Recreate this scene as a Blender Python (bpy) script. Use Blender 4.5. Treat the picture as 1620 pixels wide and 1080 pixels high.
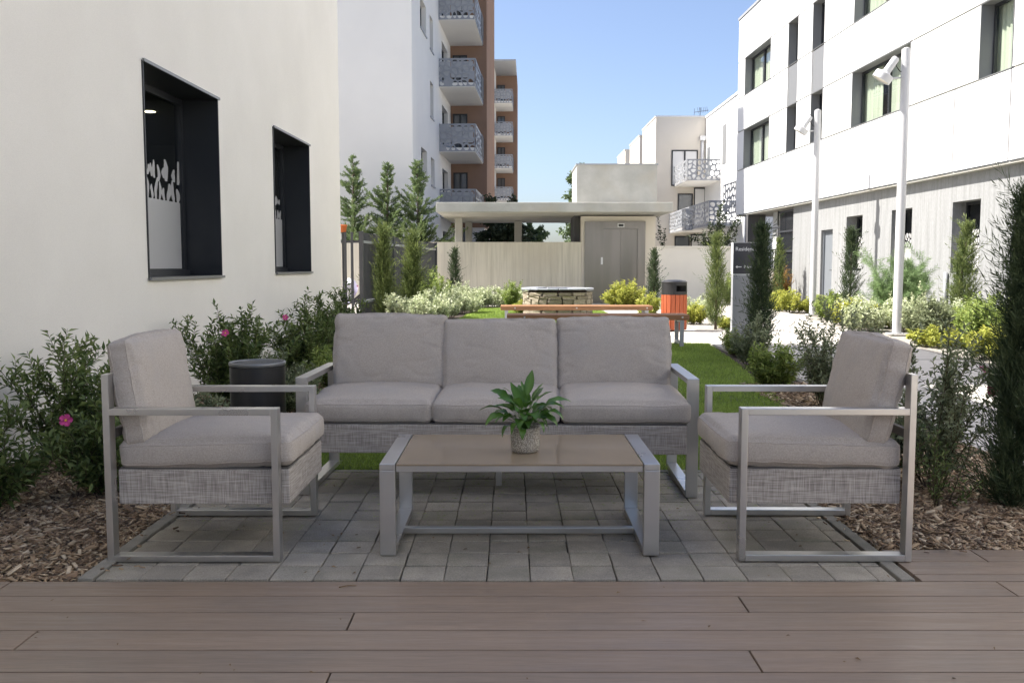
import bpy, bmesh, math, random
import numpy as np
from mathutils import Vector, Matrix, noise

for o in list(bpy.data.objects): bpy.data.objects.remove(o, do_unlink=True)
SC = bpy.context.scene
COL = SC.collection
R = math.radians

# ------------------------------------------------------------------ camera
cam_d = bpy.data.cameras.new('camera')
cam_d.sensor_width = 36.0
cam_d.lens = 36.0 * 1450.0 / 1620.0
cam_d.clip_start = 0.05
cam_d.clip_end = 2000
cam = bpy.data.objects.new('camera', cam_d)
COL.objects.link(cam)
cam.location = (0, 0, 1.15)
cam.rotation_euler = (R(90) - math.atan(120 / 1450.0), 0, 0)
SC.camera = cam

# ------------------------------------------------------------------ light
SUN_EL = 53.0
SUN_AZ = -80.5            # compass style: 0 = +Y, positive towards +X
world = bpy.data.worlds.new('World')
SC.world = world
world.use_nodes = True
wn = world.node_tree.nodes
wl = world.node_tree.links
bg = wn['Background']
sky = wn.new('ShaderNodeTexSky')
sky.sky_type = 'NISHITA'
sky.sun_disc = False
sky.sun_elevation = R(SUN_EL)
sky.sun_rotation = R(SUN_AZ)
sky.air_density = 0.8
sky.dust_density = 2.0
sky.ozone_density = 2.0
hs = wn.new('ShaderNodeHueSaturation')
hs.inputs['Hue'].default_value = 0.504
hs.inputs['Saturation'].default_value = 0.99
wl.new(sky.outputs[0], hs.inputs['Color'])
wl.new(hs.outputs[0], bg.inputs['Color'])
bg.inputs['Strength'].default_value = 0.089

sd = bpy.data.lights.new('sun', 'SUN')
sd.energy = 5.0
sd.angle = R(0.53)
sd.color = (1.0, 0.95, 0.87)
sun = bpy.data.objects.new('sun', sd)
COL.objects.link(sun)
sv = Vector((math.sin(R(SUN_AZ)) * math.cos(R(SUN_EL)), math.cos(R(SUN_AZ)) * math.cos(R(SUN_EL)), math.sin(R(SUN_EL))))
sun.rotation_euler = sv.to_track_quat('Z', 'Y').to_euler()
sun.location = sv * 60

SC.view_settings.view_transform = 'Standard'
SC.view_settings.look = 'None'
SC.view_settings.gamma = 1.0
SC.view_settings.use_curve_mapping = False
SC.view_settings.exposure = 1.42
SC.render.resolution_x = 1024
SC.render.resolution_y = 682

# ------------------------------------------------------------------ materials
MATS = {}

def mat(name, c1, c2=None, rough=0.6, scale=6.0, stretch=(1, 1, 1), detail=4.0, ramp=(0.35, 0.65), bump=0.0, bscale=60.0,
        bstretch=(1, 1, 1), metal=0.0, jitter=0.0, spec=0.5, grain=0.0, gscale=300.0, gstretch=(1, 1, 1), coat=0.0, rvar=0.0, bdist=0.01,
        c3=None, s3=1.2, r3=(0.5, 0.7)):
    m = bpy.data.materials.new(name)
    m.use_nodes = True
    nt = m.node_tree
    n, l = nt.nodes, nt.links
    b = n['Principled BSDF']
    b.inputs['Roughness'].default_value = rough
    b.inputs['Metallic'].default_value = metal
    b.inputs['Specular IOR Level'].default_value = spec
    if coat: b.inputs['Coat Weight'].default_value = coat
    tc = n.new('ShaderNodeTexCoord')
    oi = n.new('ShaderNodeObjectInfo')
    off = n.new('ShaderNodeVectorMath'); off.operation = 'MULTIPLY_ADD'
    cmb = n.new('ShaderNodeCombineXYZ')
    for i in range(3): l.new(oi.outputs['Random'], cmb.inputs[i])
    l.new(cmb.outputs[0], off.inputs[0])
    off.inputs[1].default_value = (37.0, 53.0, 71.0)
    l.new(tc.outputs['Object'], off.inputs[2])

    def nz(sc, st, det, rgh=0.55):
        mp = n.new('ShaderNodeMapping')
        mp.inputs['Scale'].default_value = st
        l.new(off.outputs[0], mp.inputs['Vector'])
        t = n.new('ShaderNodeTexNoise')
        t.inputs['Scale'].default_value = sc
        t.inputs['Detail'].default_value = det
        t.inputs['Roughness'].default_value = rgh
        l.new(mp.outputs[0], t.inputs['Vector'])
        return t.outputs['Fac']

    def mapr(src, a, bb, lo=0.0, hi=1.0):
        r = n.new('ShaderNodeMapRange')
        r.inputs['From Min'].default_value = a
        r.inputs['From Max'].default_value = bb
        r.inputs['To Min'].default_value = lo
        r.inputs['To Max'].default_value = hi
        l.new(src, r.inputs['Value'])
        return r.outputs[0]

    def mix(fac, A, B, blend='MIX'):
        x = n.new('ShaderNodeMix'); x.data_type = 'RGBA'; x.blend_type = blend
        if isinstance(fac, float): x.inputs[0].default_value = fac
        else: l.new(fac, x.inputs[0])
        for s, v in ((6, A), (7, B)):
            if isinstance(v, tuple): x.inputs[s].default_value = (*v, 1)
            else: l.new(v, x.inputs[s])
        return x.outputs[2]

    col = (*c1,) if c2 is None else None
    if c2 is not None:
        col = mix(mapr(nz(scale, stretch, detail), ramp[0], ramp[1]), tuple(c1), tuple(c2))
    if c3 is not None:
        col = mix(mapr(nz(s3, (1, 1, 1), 5), r3[0], r3[1]), col, tuple(c3))
    if grain:
        g = mapr(nz(gscale, gstretch, 2), 0.3, 0.7, 1 - grain, 1 + grain)
        cg = n.new('ShaderNodeCombineColor')
        for i in range(3): l.new(g, cg.inputs[i])
        col = mix(1.0, col, cg.outputs[0], 'MULTIPLY')
    if jitter:
        g = mapr(oi.outputs['Random'], 0, 1, 1 - jitter, 1 + jitter)
        cg = n.new('ShaderNodeCombineColor')
        for i in range(3): l.new(g, cg.inputs[i])
        col = mix(1.0, col, cg.outputs[0], 'MULTIPLY')
    if isinstance(col, tuple): b.inputs['Base Color'].default_value = (*col, 1)
    else: l.new(col, b.inputs['Base Color'])
    if rvar:
        l.new(mapr(nz(scale * 1.7, stretch, 3), 0.3, 0.7, rough - rvar, rough + rvar), b.inputs['Roughness'])
    if bump:
        bp = n.new('ShaderNodeBump')
        bp.inputs['Strength'].default_value = bump
        bp.inputs['Distance'].default_value = bdist
        l.new(nz(bscale, bstretch, 3), bp.inputs['Height'])
        l.new(bp.outputs[0], b.inputs['Normal'])
    MATS[name] = m
    return m

def mat_leaf(name, c1, c2, rough=0.5, trans=0.28, spec=0.4):
    m = bpy.data.materials.new(name); m.use_nodes = True
    n, l = m.node_tree.nodes, m.node_tree.links
    b = n['Principled BSDF']
    a = n.new('ShaderNodeAttribute'); a.attribute_name = 'tint'
    x = n.new('ShaderNodeMix'); x.data_type = 'RGBA'
    l.new(a.outputs['Fac'], x.inputs[0])
    x.inputs[6].default_value = (*c1, 1); x.inputs[7].default_value = (*c2, 1)
    l.new(x.outputs[2], b.inputs['Base Color'])
    b.inputs['Roughness'].default_value = rough
    b.inputs['Specular IOR Level'].default_value = spec
    t = n.new('ShaderNodeBsdfTranslucent')
    l.new(x.outputs[2], t.inputs['Color'])
    ms = n.new('ShaderNodeMixShader'); ms.inputs[0].default_value = trans
    l.new(b.outputs[0], ms.inputs[1]); l.new(t.outputs[0], ms.inputs[2])
    l.new(ms.outputs[0], n['Material Output'].inputs['Surface'])
    MATS[name] = m
    return m

def mat_glass(name, tint=(0.75, 0.8, 0.8), refl=0.08):
    m = bpy.data.materials.new(name); m.use_nodes = True
    n, l = m.node_tree.nodes, m.node_tree.links
    n.remove(n['Principled BSDF'])
    t = n.new('ShaderNodeBsdfTransparent'); t.inputs[0].default_value = (*tint, 1)
    g = n.new('ShaderNodeBsdfGlossy'); g.inputs['Roughness'].default_value = 0.015
    g.inputs['Color'].default_value = (0.95, 0.97, 1, 1)
    f = n.new('ShaderNodeFresnel'); f.inputs['IOR'].default_value = 1.6
    ad = n.new('ShaderNodeMath'); ad.operation = 'ADD'; ad.use_clamp = True; ad.inputs[1].default_value = refl
    l.new(f.outputs[0], ad.inputs[0])
    ms = n.new('ShaderNodeMixShader')
    ge = n.new('ShaderNodeNewGeometry')
    iv = n.new('ShaderNodeMath'); iv.operation = 'SUBTRACT'; iv.inputs[0].default_value = 1.0
    l.new(ge.outputs['Backfacing'], iv.inputs[1])
    mu = n.new('ShaderNodeMath'); mu.operation = 'MULTIPLY'
    l.new(ad.outputs[0], mu.inputs[0]); l.new(iv.outputs[0], mu.inputs[1])
    l.new(mu.outputs[0], ms.inputs[0]); l.new(t.outputs[0], ms.inputs[1]); l.new(g.outputs[0], ms.inputs[2])
    l.new(ms.outputs[0], n['Material Output'].inputs['Surface'])
    MATS[name] = m
    return m

def mat_weave(name, c1, c2, sx=900.0, low=14.0, bump=0.25):
    """two-tone sling fabric: crossing threads of random tone"""
    m = bpy.data.materials.new(name); m.use_nodes = True
    n, l = m.node_tree.nodes, m.node_tree.links
    b = n['Principled BSDF']; b.inputs['Roughness'].default_value = 0.75
    tc = n.new('ShaderNodeTexCoord')
    def th(st):
        mp = n.new('ShaderNodeMapping'); mp.inputs['Scale'].default_value = st
        l.new(tc.outputs['Object'], mp.inputs['Vector'])
        t = n.new('ShaderNodeTexNoise'); t.inputs['Scale'].default_value = 1.0; t.inputs['Detail'].default_value = 1.5
        l.new(mp.outputs[0], t.inputs['Vector'])
        return t.outputs['Fac']
    v = th((sx, sx, low)); h = th((low, low, sx))
    av = n.new('ShaderNodeMath'); av.operation = 'ADD'; l.new(v, av.inputs[0]); l.new(h, av.inputs[1])
    r = n.new('ShaderNodeMapRange'); r.inputs['From Min'].default_value = 0.72; r.inputs['From Max'].default_value = 1.26
    l.new(av.outputs[0], r.inputs['Value'])
    x = n.new('ShaderNodeMix'); x.data_type = 'RGBA'
    l.new(r.outputs[0], x.inputs[0]); x.inputs[6].default_value = (*c1, 1); x.inputs[7].default_value = (*c2, 1)
    l.new(x.outputs[2], b.inputs['Base Color'])
    bp = n.new('ShaderNodeBump'); bp.inputs['Strength'].default_value = bump; bp.inputs['Distance'].default_value = 0.002
    l.new(av.outputs[0], bp.inputs['Height']); l.new(bp.outputs[0], b.inputs['Normal'])
    MATS[name] = m
    return m

def mat_dots(name, c1, c2, scale):
    m = bpy.data.materials.new(name); m.use_nodes = True
    n, l = m.node_tree.nodes, m.node_tree.links
    b = n['Principled BSDF']; b.inputs['Roughness'].default_value = 0.7
    tc = n.new('ShaderNodeTexCoord')
    v = n.new('ShaderNodeTexVoronoi'); v.inputs['Scale'].default_value = scale
    l.new(tc.outputs['Object'], v.inputs['Vector'])
    r = n.new('ShaderNodeMapRange'); r.inputs['From Min'].default_value = 0.25; r.inputs['From Max'].default_value = 0.55
    l.new(v.outputs['Distance'], r.inputs['Value'])
    x = n.new('ShaderNodeMix'); x.data_type = 'RGBA'
    l.new(r.outputs[0], x.inputs[0]); x.inputs[6].default_value = (*c1, 1); x.inputs[7].default_value = (*c2, 1)
    l.new(x.outputs[2], b.inputs['Base Color'])
    bp = n.new('ShaderNodeBump'); bp.invert = True; bp.inputs['Strength'].default_value = 0.8; bp.inputs['Distance'].default_value = 0.004
    l.new(r.outputs[0], bp.inputs['Height']); l.new(bp.outputs[0], b.inputs['Normal'])
    MATS[name] = m
    return m

def mat_emit(name, c, s):
    m = bpy.data.materials.new(name); m.use_nodes = True
    b = m.node_tree.nodes['Principled BSDF']
    b.inputs['Emission Color'].default_value = (*c, 1); b.inputs['Emission Strength'].default_value = s
    MATS[name] = m
    return m

mat('stucco', (0.84, 0.805, 0.74), (0.80, 0.765, 0.70), rough=0.9, scale=0.9, bump=0.6, bscale=260, bdist=0.006, grain=0.06, gscale=300, spec=0.2, c3=(0.77, 0.735, 0.675), s3=0.7, r3=(0.5, 0.8))
mat('stucco_tower', (0.72, 0.705, 0.675), (0.68, 0.665, 0.64), rough=0.9, scale=0.4, bump=0.2, bscale=150, spec=0.2)
mat('stucco_cream', (0.72, 0.67, 0.59), (0.67, 0.62, 0.54), rough=0.9, scale=0.4, spec=0.2)
mat('stucco_brown', (0.29, 0.185, 0.13), (0.26, 0.165, 0.115), rough=0.9, scale=0.5, spec=0.2)
mat('panel_white', (0.72, 0.725, 0.73), (0.69, 0.695, 0.70), rough=0.45, scale=0.5, spec=0.4)
mat('infill_grey', (0.17, 0.175, 0.185), rough=0.45)
mat('concrete', (0.48, 0.475, 0.44), (0.38, 0.375, 0.345), rough=0.85, scale=1.6, c3=(0.42, 0.395, 0.34), bump=0.25, bscale=80, grain=0.06, gscale=120)
mat('concrete_boards', (0.262, 0.266, 0.270), (0.180, 0.183, 0.184), rough=0.9, scale=2.0, stretch=(6, 6, 0.35), detail=6, ramp=(0.44, 0.82), bump=0.5, bscale=3, bstretch=(10, 10, 0.3), bdist=0.015, grain=.10, gscale=50, gstretch=(1, 1, .3))
mat('concrete_wall', (0.64, 0.60, 0.505), (0.42, 0.39, 0.32), rough=0.9, scale=2.0, stretch=(8, 8, 0.4), detail=6, ramp=(0.42, 0.86), bump=0.5, bscale=3, bstretch=(12, 12, 0.3), bdist=0.02, c3=(0.56, 0.51, 0.42), s3=.8, r3=(.5, .75))
mat('path_concrete', (0.50, 0.47, 0.43), (0.44, 0.41, 0.375), rough=0.85, scale=1.3, bump=0.2, bscale=200, grain=0.06, gscale=260)
mat('ground_far', (0.36, 0.34, 0.30), (0.30, 0.28, 0.25), rough=0.95, scale=0.6)
mat('soil', (0.060, 0.042, 0.030), (0.030, 0.022, 0.017), rough=1.0, scale=22, bump=0.8, bscale=70, bdist=0.02)
mat('lawn_soil', (0.13, 0.165, 0.05), (0.08, 0.105, 0.035), rough=1.0, scale=14, bump=0.6, bscale=90)
mat('gravel', (0.40, 0.37, 0.33), (0.20, 0.18, 0.16), rough=0.95, scale=40, bump=0.9, bscale=60, bdist=0.02)
mat('deck', (0.275, 0.203, 0.148), (0.240, 0.178, 0.130), rough=0.46, scale=2.5, stretch=(0.5, 9, 9), jitter=0.09, bump=0.3, bscale=9, bstretch=(1.2, 40, 40), bdist=0.002, grain=0.13, gscale=9, gstretch=(1.5, 30, 30), c3=(0.225, 0.176, 0.136), s3=1.6, r3=(0.46, 0.72), rvar=0.12)
mat('paver', (0.360, 0.322, 0.262), (0.265, 0.241, 0.203), rough=0.9, scale=7, jitter=0.12, bump=0.55, bscale=220, bdist=0.004, grain=0.22, gscale=200, c3=(0.235, 0.222, 0.170), s3=4.0, r3=(0.48, 0.72))
mat('joint', (0.045, 0.040, 0.032), (0.025, 0.024, 0.018), rough=1.0, scale=50)
mat('kerb', (0.28, 0.26, 0.22), (0.20, 0.19, 0.16), rough=0.9, scale=9, jitter=0.1, bump=0.4, bscale=180, grain=0.15)
mat('chip', (0.27, 0.185, 0.115), (0.115, 0.075, 0.048), rough=0.95, scale=9, grain=0.2, gscale=90)
mat('aluminium', (0.60, 0.585, 0.565), (0.55, 0.537, 0.52), rough=0.32, scale=2, metal=0.92, rvar=0.06, bump=0.03, bscale=500)
mat('steel_door', (0.27, 0.25, 0.23), (0.225, 0.21, 0.19), rough=0.33, metal=0.75, scale=1.2, stretch=(3, 3, 0.3))
mat('fabric', (0.455, 0.408, 0.362), (0.395, 0.354, 0.316), rough=0.95, scale=150, detail=3, bump=0.4, bscale=420, bdist=0.003, grain=0.12, gscale=260, spec=0.12, c3=(0.405, 0.372, 0.342), s3=5.0)
mat_weave('sling', (0.190, 0.166, 0.148), (0.52, 0.475, 0.43), 400.0, 12.0)
mat('back_sling', (0.10, 0.095, 0.09), rough=0.8)
mat('tan_glass', (0.285, 0.220, 0.150), (0.265, 0.205, 0.140), rough=0.07, scale=2, spec=0.45)
mat('black_metal', (0.012, 0.012, 0.013), (0.02, 0.02, 0.021), rough=0.42, scale=4)
mat('frame_dark', (0.030, 0.033, 0.038), (0.024, 0.027, 0.032), rough=0.42, scale=2, metal=0.25)
mat('frame_edge', (0.20, 0.205, 0.21), rough=0.4, metal=0.6)
mat('fence_dark', (0.060, 0.062, 0.068), (0.05, 0.052, 0.058), rough=0.5, scale=2)
mat('grey_metal', (0.36, 0.37, 0.39), (0.33, 0.34, 0.36), rough=0.5, scale=2, metal=0.2)
mat('balcony_metal', (0.30, 0.31, 0.33), (0.27, 0.28, 0.30), rough=0.5, scale=3, metal=0.1)
mat('balcony_backing', (0.33, 0.34, 0.36), (0.36, 0.37, 0.385), rough=0.55, scale=1.5)
mat('lamp_paint', (0.52, 0.52, 0.53), rough=0.4)
mat('reveal_grey', (0.19, 0.195, 0.20), rough=0.5)
mat('room', (0.06, 0.06, 0.055), rough=0.9)
mat('curtain', (0.62, 0.62, 0.50), (0.48, 0.49, 0.40), rough=0.9, scale=3, stretch=(1, 9, 0.05))
mat('film', (0.40, 0.40, 0.40), rough=0.35)
mat('sign_dark', (0.055, 0.055, 0.065), rough=0.45)
mat('sign_white', (0.85, 0.85, 0.85), rough=0.6)
mat('pillar_dark', (0.10, 0.10, 0.105), (0.085, 0.085, 0.09), rough=0.8, scale=1.5)
mat('door_grey', (0.17, 0.185, 0.205), rough=0.5)
mat('bench_wood', (0.33, 0.165, 0.07), (0.20, 0.095, 0.042), rough=0.6, scale=3, stretch=(0.6, 9, 9), jitter=0.1, bump=0.2, bscale=8, bstretch=(1, 20, 20))
mat('bin_wood', (0.42, 0.095, 0.030), (0.32, 0.068, 0.022), rough=0.55, scale=3, stretch=(9, 9, 0.6), jitter=0.08)
mat('stone', (0.40, 0.345, 0.265), (0.27, 0.225, 0.165), rough=0.9, scale=9, jitter=0.22, bump=0.8, bscale=45, bdist=0.02, grain=0.15, gscale=90)
mat('slate', (0.34, 0.36, 0.40), (0.27, 0.285, 0.32), rough=0.6, scale=6, jitter=0.1)
mat('stem', (0.10, 0.075, 0.045), (0.07, 0.05, 0.03), rough=0.9, scale=30)
mat('bark', (0.13, 0.10, 0.07), (0.08, 0.06, 0.045), rough=0.95, scale=12, stretch=(1, 1, 0.2), bump=0.6, bscale=40)
mat('petal', (0.62, 0.06, 0.26), (0.50, 0.04, 0.20), rough=0.6, scale=40)
mat('stamen', (0.75, 0.42, 0.05), rough=0.7)
mat_dots('pot_dots', (0.74, 0.69, 0.60), (0.27, 0.24, 0.20), 190)
mat('towel', (0.62, 0.58, 0.78), (0.55, 0.52, 0.72), rough=0.95, scale=8, bump=0.3, bscale=200)
mat('cloth_white', (0.78, 0.76, 0.80), (0.70, 0.68, 0.74), rough=0.95, scale=9, c3=(0.40, 0.12, 0.12), s3=5, r3=(0.60, 0.66))
mat('orange_clay', (0.62, 0.16, 0.04), rough=0.7)
mat('litter', (0.23, 0.15, 0.07), (0.12, 0.07, 0.035), rough=0.9, scale=60)
mat('cable', (0.015, 0.015, 0.016), rough=0.6)
mat('grille_dark', (0.035, 0.038, 0.045), rough=0.5)
mat('lens', (0.78, 0.74, 0.62), rough=0.25)
mat_glass('glass', (0.90, 0.93, 0.92), 0.04)
mat_glass('glass_dark', (0.70, 0.73, 0.72), 0.05)
mat_emit('downlight', (1.0, 0.87, 0.62), 6.0)
mat_leaf('grass', (0.19, 0.28, 0.05), (0.43, 0.56, 0.13), 0.55, 0.42)
mat_leaf('leaf_cistus', (0.075, 0.12, 0.034), (0.27, 0.335, 0.105), 0.5, 0.3)
mat_leaf('leaf_olive', (0.15, 0.185, 0.095), (0.37, 0.4, 0.24), 0.6, 0.3)
mat_leaf('leaf_silver', (0.36, 0.42, 0.23), (0.8, 0.82, 0.6), 0.8, 0.25)
mat_leaf('leaf_lime', (0.27, 0.31, 0.06), (0.6, 0.58, 0.12), 0.6, 0.38)
mat_leaf('leaf_bright', (0.15, 0.22, 0.05), (0.42, 0.49, 0.14), 0.6, 0.38)
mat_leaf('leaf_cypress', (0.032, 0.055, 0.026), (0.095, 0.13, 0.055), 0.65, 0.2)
mat_leaf('leaf_cypress_lit', (0.07, 0.11, 0.03), (0.23, 0.27, 0.09), 0.65, 0.25)  # lighter copy of leaf_cypress, sunlight put into its greens
mat_leaf('leaf_conifer', (0.065, 0.12, 0.055), (0.24, 0.31, 0.125), 0.6, 0.25)
mat_leaf('leaf_dark', (0.025, 0.042, 0.020), (0.070, 0.085, 0.040), 0.6, 0.2)
mat_leaf('leaf_poplar', (0.075, 0.120, 0.050), (0.160, 0.215, 0.100), 0.6, 0.3)
mat_leaf('leaf_fennel', (0.19, 0.29, 0.12), (0.32, 0.43, 0.22), 0.7, 0.35)
mat_leaf('leaf_rust', (0.300, 0.170, 0.040), (0.440, 0.270, 0.080), 0.7, 0.2)
mat_leaf('leaf_pot', (0.035, 0.1, 0.016), (0.13, 0.26, 0.045), 0.32, 0.3)

# ------------------------------------------------------------------ helpers
def link(o, parent=None):
    COL.objects.link(o)
    if parent is not None: o.parent = parent
    return o

def tag(o, label=None, cat=None, group=None, kind=None):
    if label: o['label'] = label
    if cat: o['category'] = cat
    if group: o['group'] = group
    if kind: o['kind'] = kind
    return o

def thing(name, label, cat, loc=(0, 0, 0), rz=0.0, group=None):
    o = bpy.data.objects.new(name, None)
    o.empty_display_size = 0.1
    o.location = loc
    o.rotation_euler = (0, 0, rz)
    link(o)
    return tag(o, label, cat, group)

def obj(name, me, m=None, parent=None, loc=None, rot=None):
    if m is not None and len(me.materials) == 0: me.materials.append(MATS[m])
    o = bpy.data.objects.new(name, me)
    if loc is not None: o.location = loc
    if rot is not None: o.rotation_euler = rot
    return link(o, parent)

class MB:
    def __init__(s): s.v = []; s.f = []
    def add(s, vs, fs):
        k = len(s.v); s.v += [tuple(v) for v in vs]; s.f += [tuple(i + k for i in f) for f in fs]; return s
    def box(s, x0, x1, y0, y1, z0, z1):
        v = [(x0, y0, z0), (x1, y0, z0), (x1, y1, z0), (x0, y1, z0), (x0, y0, z1), (x1, y0, z1), (x1, y1, z1), (x0, y1, z1)]
        return s.add(v, [(0, 3, 2, 1), (4, 5, 6, 7), (0, 1, 5, 4), (1, 2, 6, 5), (2, 3, 7, 6), (3, 0, 4, 7)])
    def tube(s, pts, r, n=8, cap=True):
        pts = [Vector(p) for p in pts]
        rs = r if isinstance(r, (list, tuple)) else [r] * len(pts)
        vs = []; fs = []
        for i, p in enumerate(pts):
            t = (pts[min(i + 1, len(pts) - 1)] - pts[max(i - 1, 0)]).normalized()
            a = Vector((0, 0, 1)) if abs(t.z) < 0.9 else Vector((1, 0, 0))
            u = t.cross(a).normalized(); w = t.cross(u)
            for k in range(n):
                an = 2 * math.pi * k / n
                vs.append(p + (u * math.cos(an) + w * math.sin(an)) * rs[i])
        for i in range(len(pts) - 1):
            for k in range(n):
                k2 = (k + 1) % n
                fs.append((i * n + k, i * n + k2, (i + 1) * n + k2, (i + 1) * n + k))
        if cap:
            fs.append(tuple(range(n - 1, -1, -1))); fs.append(tuple(range((len(pts) - 1) * n, len(pts) * n)))
        return s.add(vs, fs)
    def lathe(s, prof, n=32, c=(0, 0, 0)):
        vs = []; fs = []
        for (r, z) in prof:
            for k in range(n):
                an = 2 * math.pi * k / n
                vs.append((c[0] + r * math.cos(an), c[1] + r * math.sin(an), c[2] + z))
        for i in range(len(prof) - 1):
            for k in range(n):
                k2 = (k + 1) % n
                fs.append((i * n + k, i * n + k2, (i + 1) * n + k2, (i + 1) * n + k))
        return s.add(vs, fs)
    def prism(s, poly, z0, z1):
        n = len(poly)
        vs = [(x, y, z0) for x, y in poly] + [(x, y, z1) for x, y in poly]
        fs = [tuple(range(n - 1, -1, -1)), tuple(range(n, 2 * n))] + [(i, (i + 1) % n, n + (i + 1) % n, n + i) for i in range(n)]
        return s.add(vs, fs)
    def mesh(s, name, smooth=False):
        me = bpy.data.meshes.new(name)
        me.from_pydata(s.v, [], s.f)
        if smooth: me.shade_smooth()
        me.update()
        return me
    def build(s, name, m, parent=None, smooth=False, bev=0.0, loc=None, rot=None, auto=False):
        me = s.mesh(name, smooth)
        if bev:
            b = bmesh.new(); b.from_mesh(me)
            bmesh.ops.remove_doubles(b, verts=b.verts, dist=1e-5)
            bmesh.ops.bevel(b, geom=list(b.edges), offset=bev, segments=2, profile=0.6, affect='EDGES', clamp_overlap=True)
            b.to_mesh(me); b.free()
        if auto and hasattr(me, 'set_sharp_from_angle'):
            me.shade_smooth(); me.set_sharp_from_angle(angle=R(35))
        return obj(name, me, m, parent, loc, rot)

def np_mesh(name, V, F, tint=None):
    V = np.asarray(V, dtype=np.float32); F = np.asarray(F, dtype=np.int32)
    me = bpy.data.meshes.new(name)
    m, k = F.shape
    me.vertices.add(len(V)); me.vertices.foreach_set('co', V.ravel())
    me.loops.add(m * k); me.loops.foreach_set('vertex_index', F.ravel())
    me.polygons.add(m)
    me.polygons.foreach_set('loop_start', np.arange(0, m * k, k, dtype=np.int32))
    me.polygons.foreach_set('loop_total', np.full(m, k, dtype=np.int32))
    me.update(calc_edges=True)
    if tint is not None:
        a = me.attributes.new('tint', 'FLOAT', 'POINT')
        a.data.foreach_set('value', np.asarray(tint, dtype=np.float32))
    return me

def unit(a): return a / np.maximum(np.linalg.norm(a, axis=1, keepdims=True), 1e-9)

def leaf_mesh(name, P, D, U, L, W, tint, fold=0.25, droop=0.1, wide=0.42):
    n = len(P)
    D = unit(D); S = unit(np.cross(D, U)); N = np.cross(S, D)
    L = np.asarray(L).reshape(-1, 1) * np.ones((n, 1)); W = np.asarray(W).reshape(-1, 1) * np.ones((n, 1))
    V = np.empty((n, 4, 3))
    V[:, 0] = P
    V[:, 1] = P + D * L * wide + S * W / 2 + N * W * fold
    V[:, 2] = P + D * L - N * L * droop
    V[:, 3] = P + D * L * wide - S * W / 2 + N * W * fold
    b = np.arange(n)[:, None] * 4
    F = np.concatenate([b + [0, 1, 2], b + [0, 2, 3]], axis=0)
    return np_mesh(name, V.reshape(-1, 3), F, np.repeat(tint, 4))

def strands_mesh(name, lines, r0, r1):
    """3-sided tapered tubes along polylines (n,k,3)"""
    V = []; F = []; base = 0
    for ln, a, b in zip(lines, r0, r1):
        k = len(ln)
        t = np.gradient(ln, axis=0); t = unit(t)
        ref = np.array([0.3, 0.2, 0.93]); u = unit(np.cross(t, ref) + 1e-6); w = np.cross(t, u)
        rad = np.linspace(a, b, k)[:, None]
        ring = np.stack([ln + rad * (u * math.cos(q) + w * math.sin(q)) for q in (0, 2.094, 4.189)], axis=1)
        V.append(ring.reshape(-1, 3))
        for i in range(k - 1):
            for j in range(3):
                j2 = (j + 1) % 3
                F.append((base + i * 3 + j, base + i * 3 + j2, base + i * 3 + 3 + j2, base + i * 3 + 3 + j))
        base += 3 * k
    return np_mesh(name, np.concatenate(V), np.array(F))

def branch(rng, p, d, length, k=7, wob=0.12, lift=0.15):
    pts = [np.array(p, dtype=float)]
    d = np.array(d, dtype=float); d /= np.linalg.norm(d)
    for i in range(k - 1):
        d = d + rng.normal(0, wob, 3) + np.array([0, 0, lift / k])
        d /= np.linalg.norm(d)
        pts.append(pts[-1] + d * length / (k - 1))
    return np.array(pts)

def along(ln, gap, t0=0.1):
    seg = np.linalg.norm(np.diff(ln, axis=0), axis=1); s = np.concatenate([[0], np.cumsum(seg)])
    q = np.arange(s[-1] * t0, s[-1], gap)
    P = np.stack([np.interp(q, s, ln[:, i]) for i in range(3)], axis=1)
    i = np.clip(np.searchsorted(s, q, side='right') - 1, 0, len(seg) - 1)
    T = np.diff(ln, axis=0)[i] / np.maximum(seg[i][:, None], 1e-9)
    return P, T, q / s[-1]

FLOWER_ME = {}
def flower_mesh():
    if FLOWER_ME: return FLOWER_ME['p'], FLOWER_ME['c']
    mb = MB()
    for k in range(5):
        a = 2 * math.pi * k / 5
        ca, sa = math.cos(a), math.sin(a)
        def P(r, t, z): return (r * ca - t * sa, r * sa + t * ca, z)
        mb.add([P(0.003, 0, 0), P(0.014, -0.011, 0.005), P(0.026, -0.013, 0.007), P(0.032, 0, 0.004), P(0.026, 0.013, 0.009), P(0.014, 0.011, 0.006), P(0.018, 0, 0.002)],
               [(0, 1, 6), (1, 2, 6), (2, 3, 6), (3, 4, 6), (4, 5, 6), (5, 0, 6)])
    FLOWER_ME['p'] = mb.mesh('flower')
    FLOWER_ME['p'].materials.append(MATS['petal'])
    m2 = MB().lathe([(0.0, 0.009), (0.005, 0.008), (0.006, 0.003), (0.001, 0.001)], 8)
    FLOWER_ME['c'] = m2.mesh('stamens'); FLOWER_ME['c'].materials.append(MATS['stamen'])
    return FLOWER_ME['p'], FLOWER_ME['c']

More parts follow.
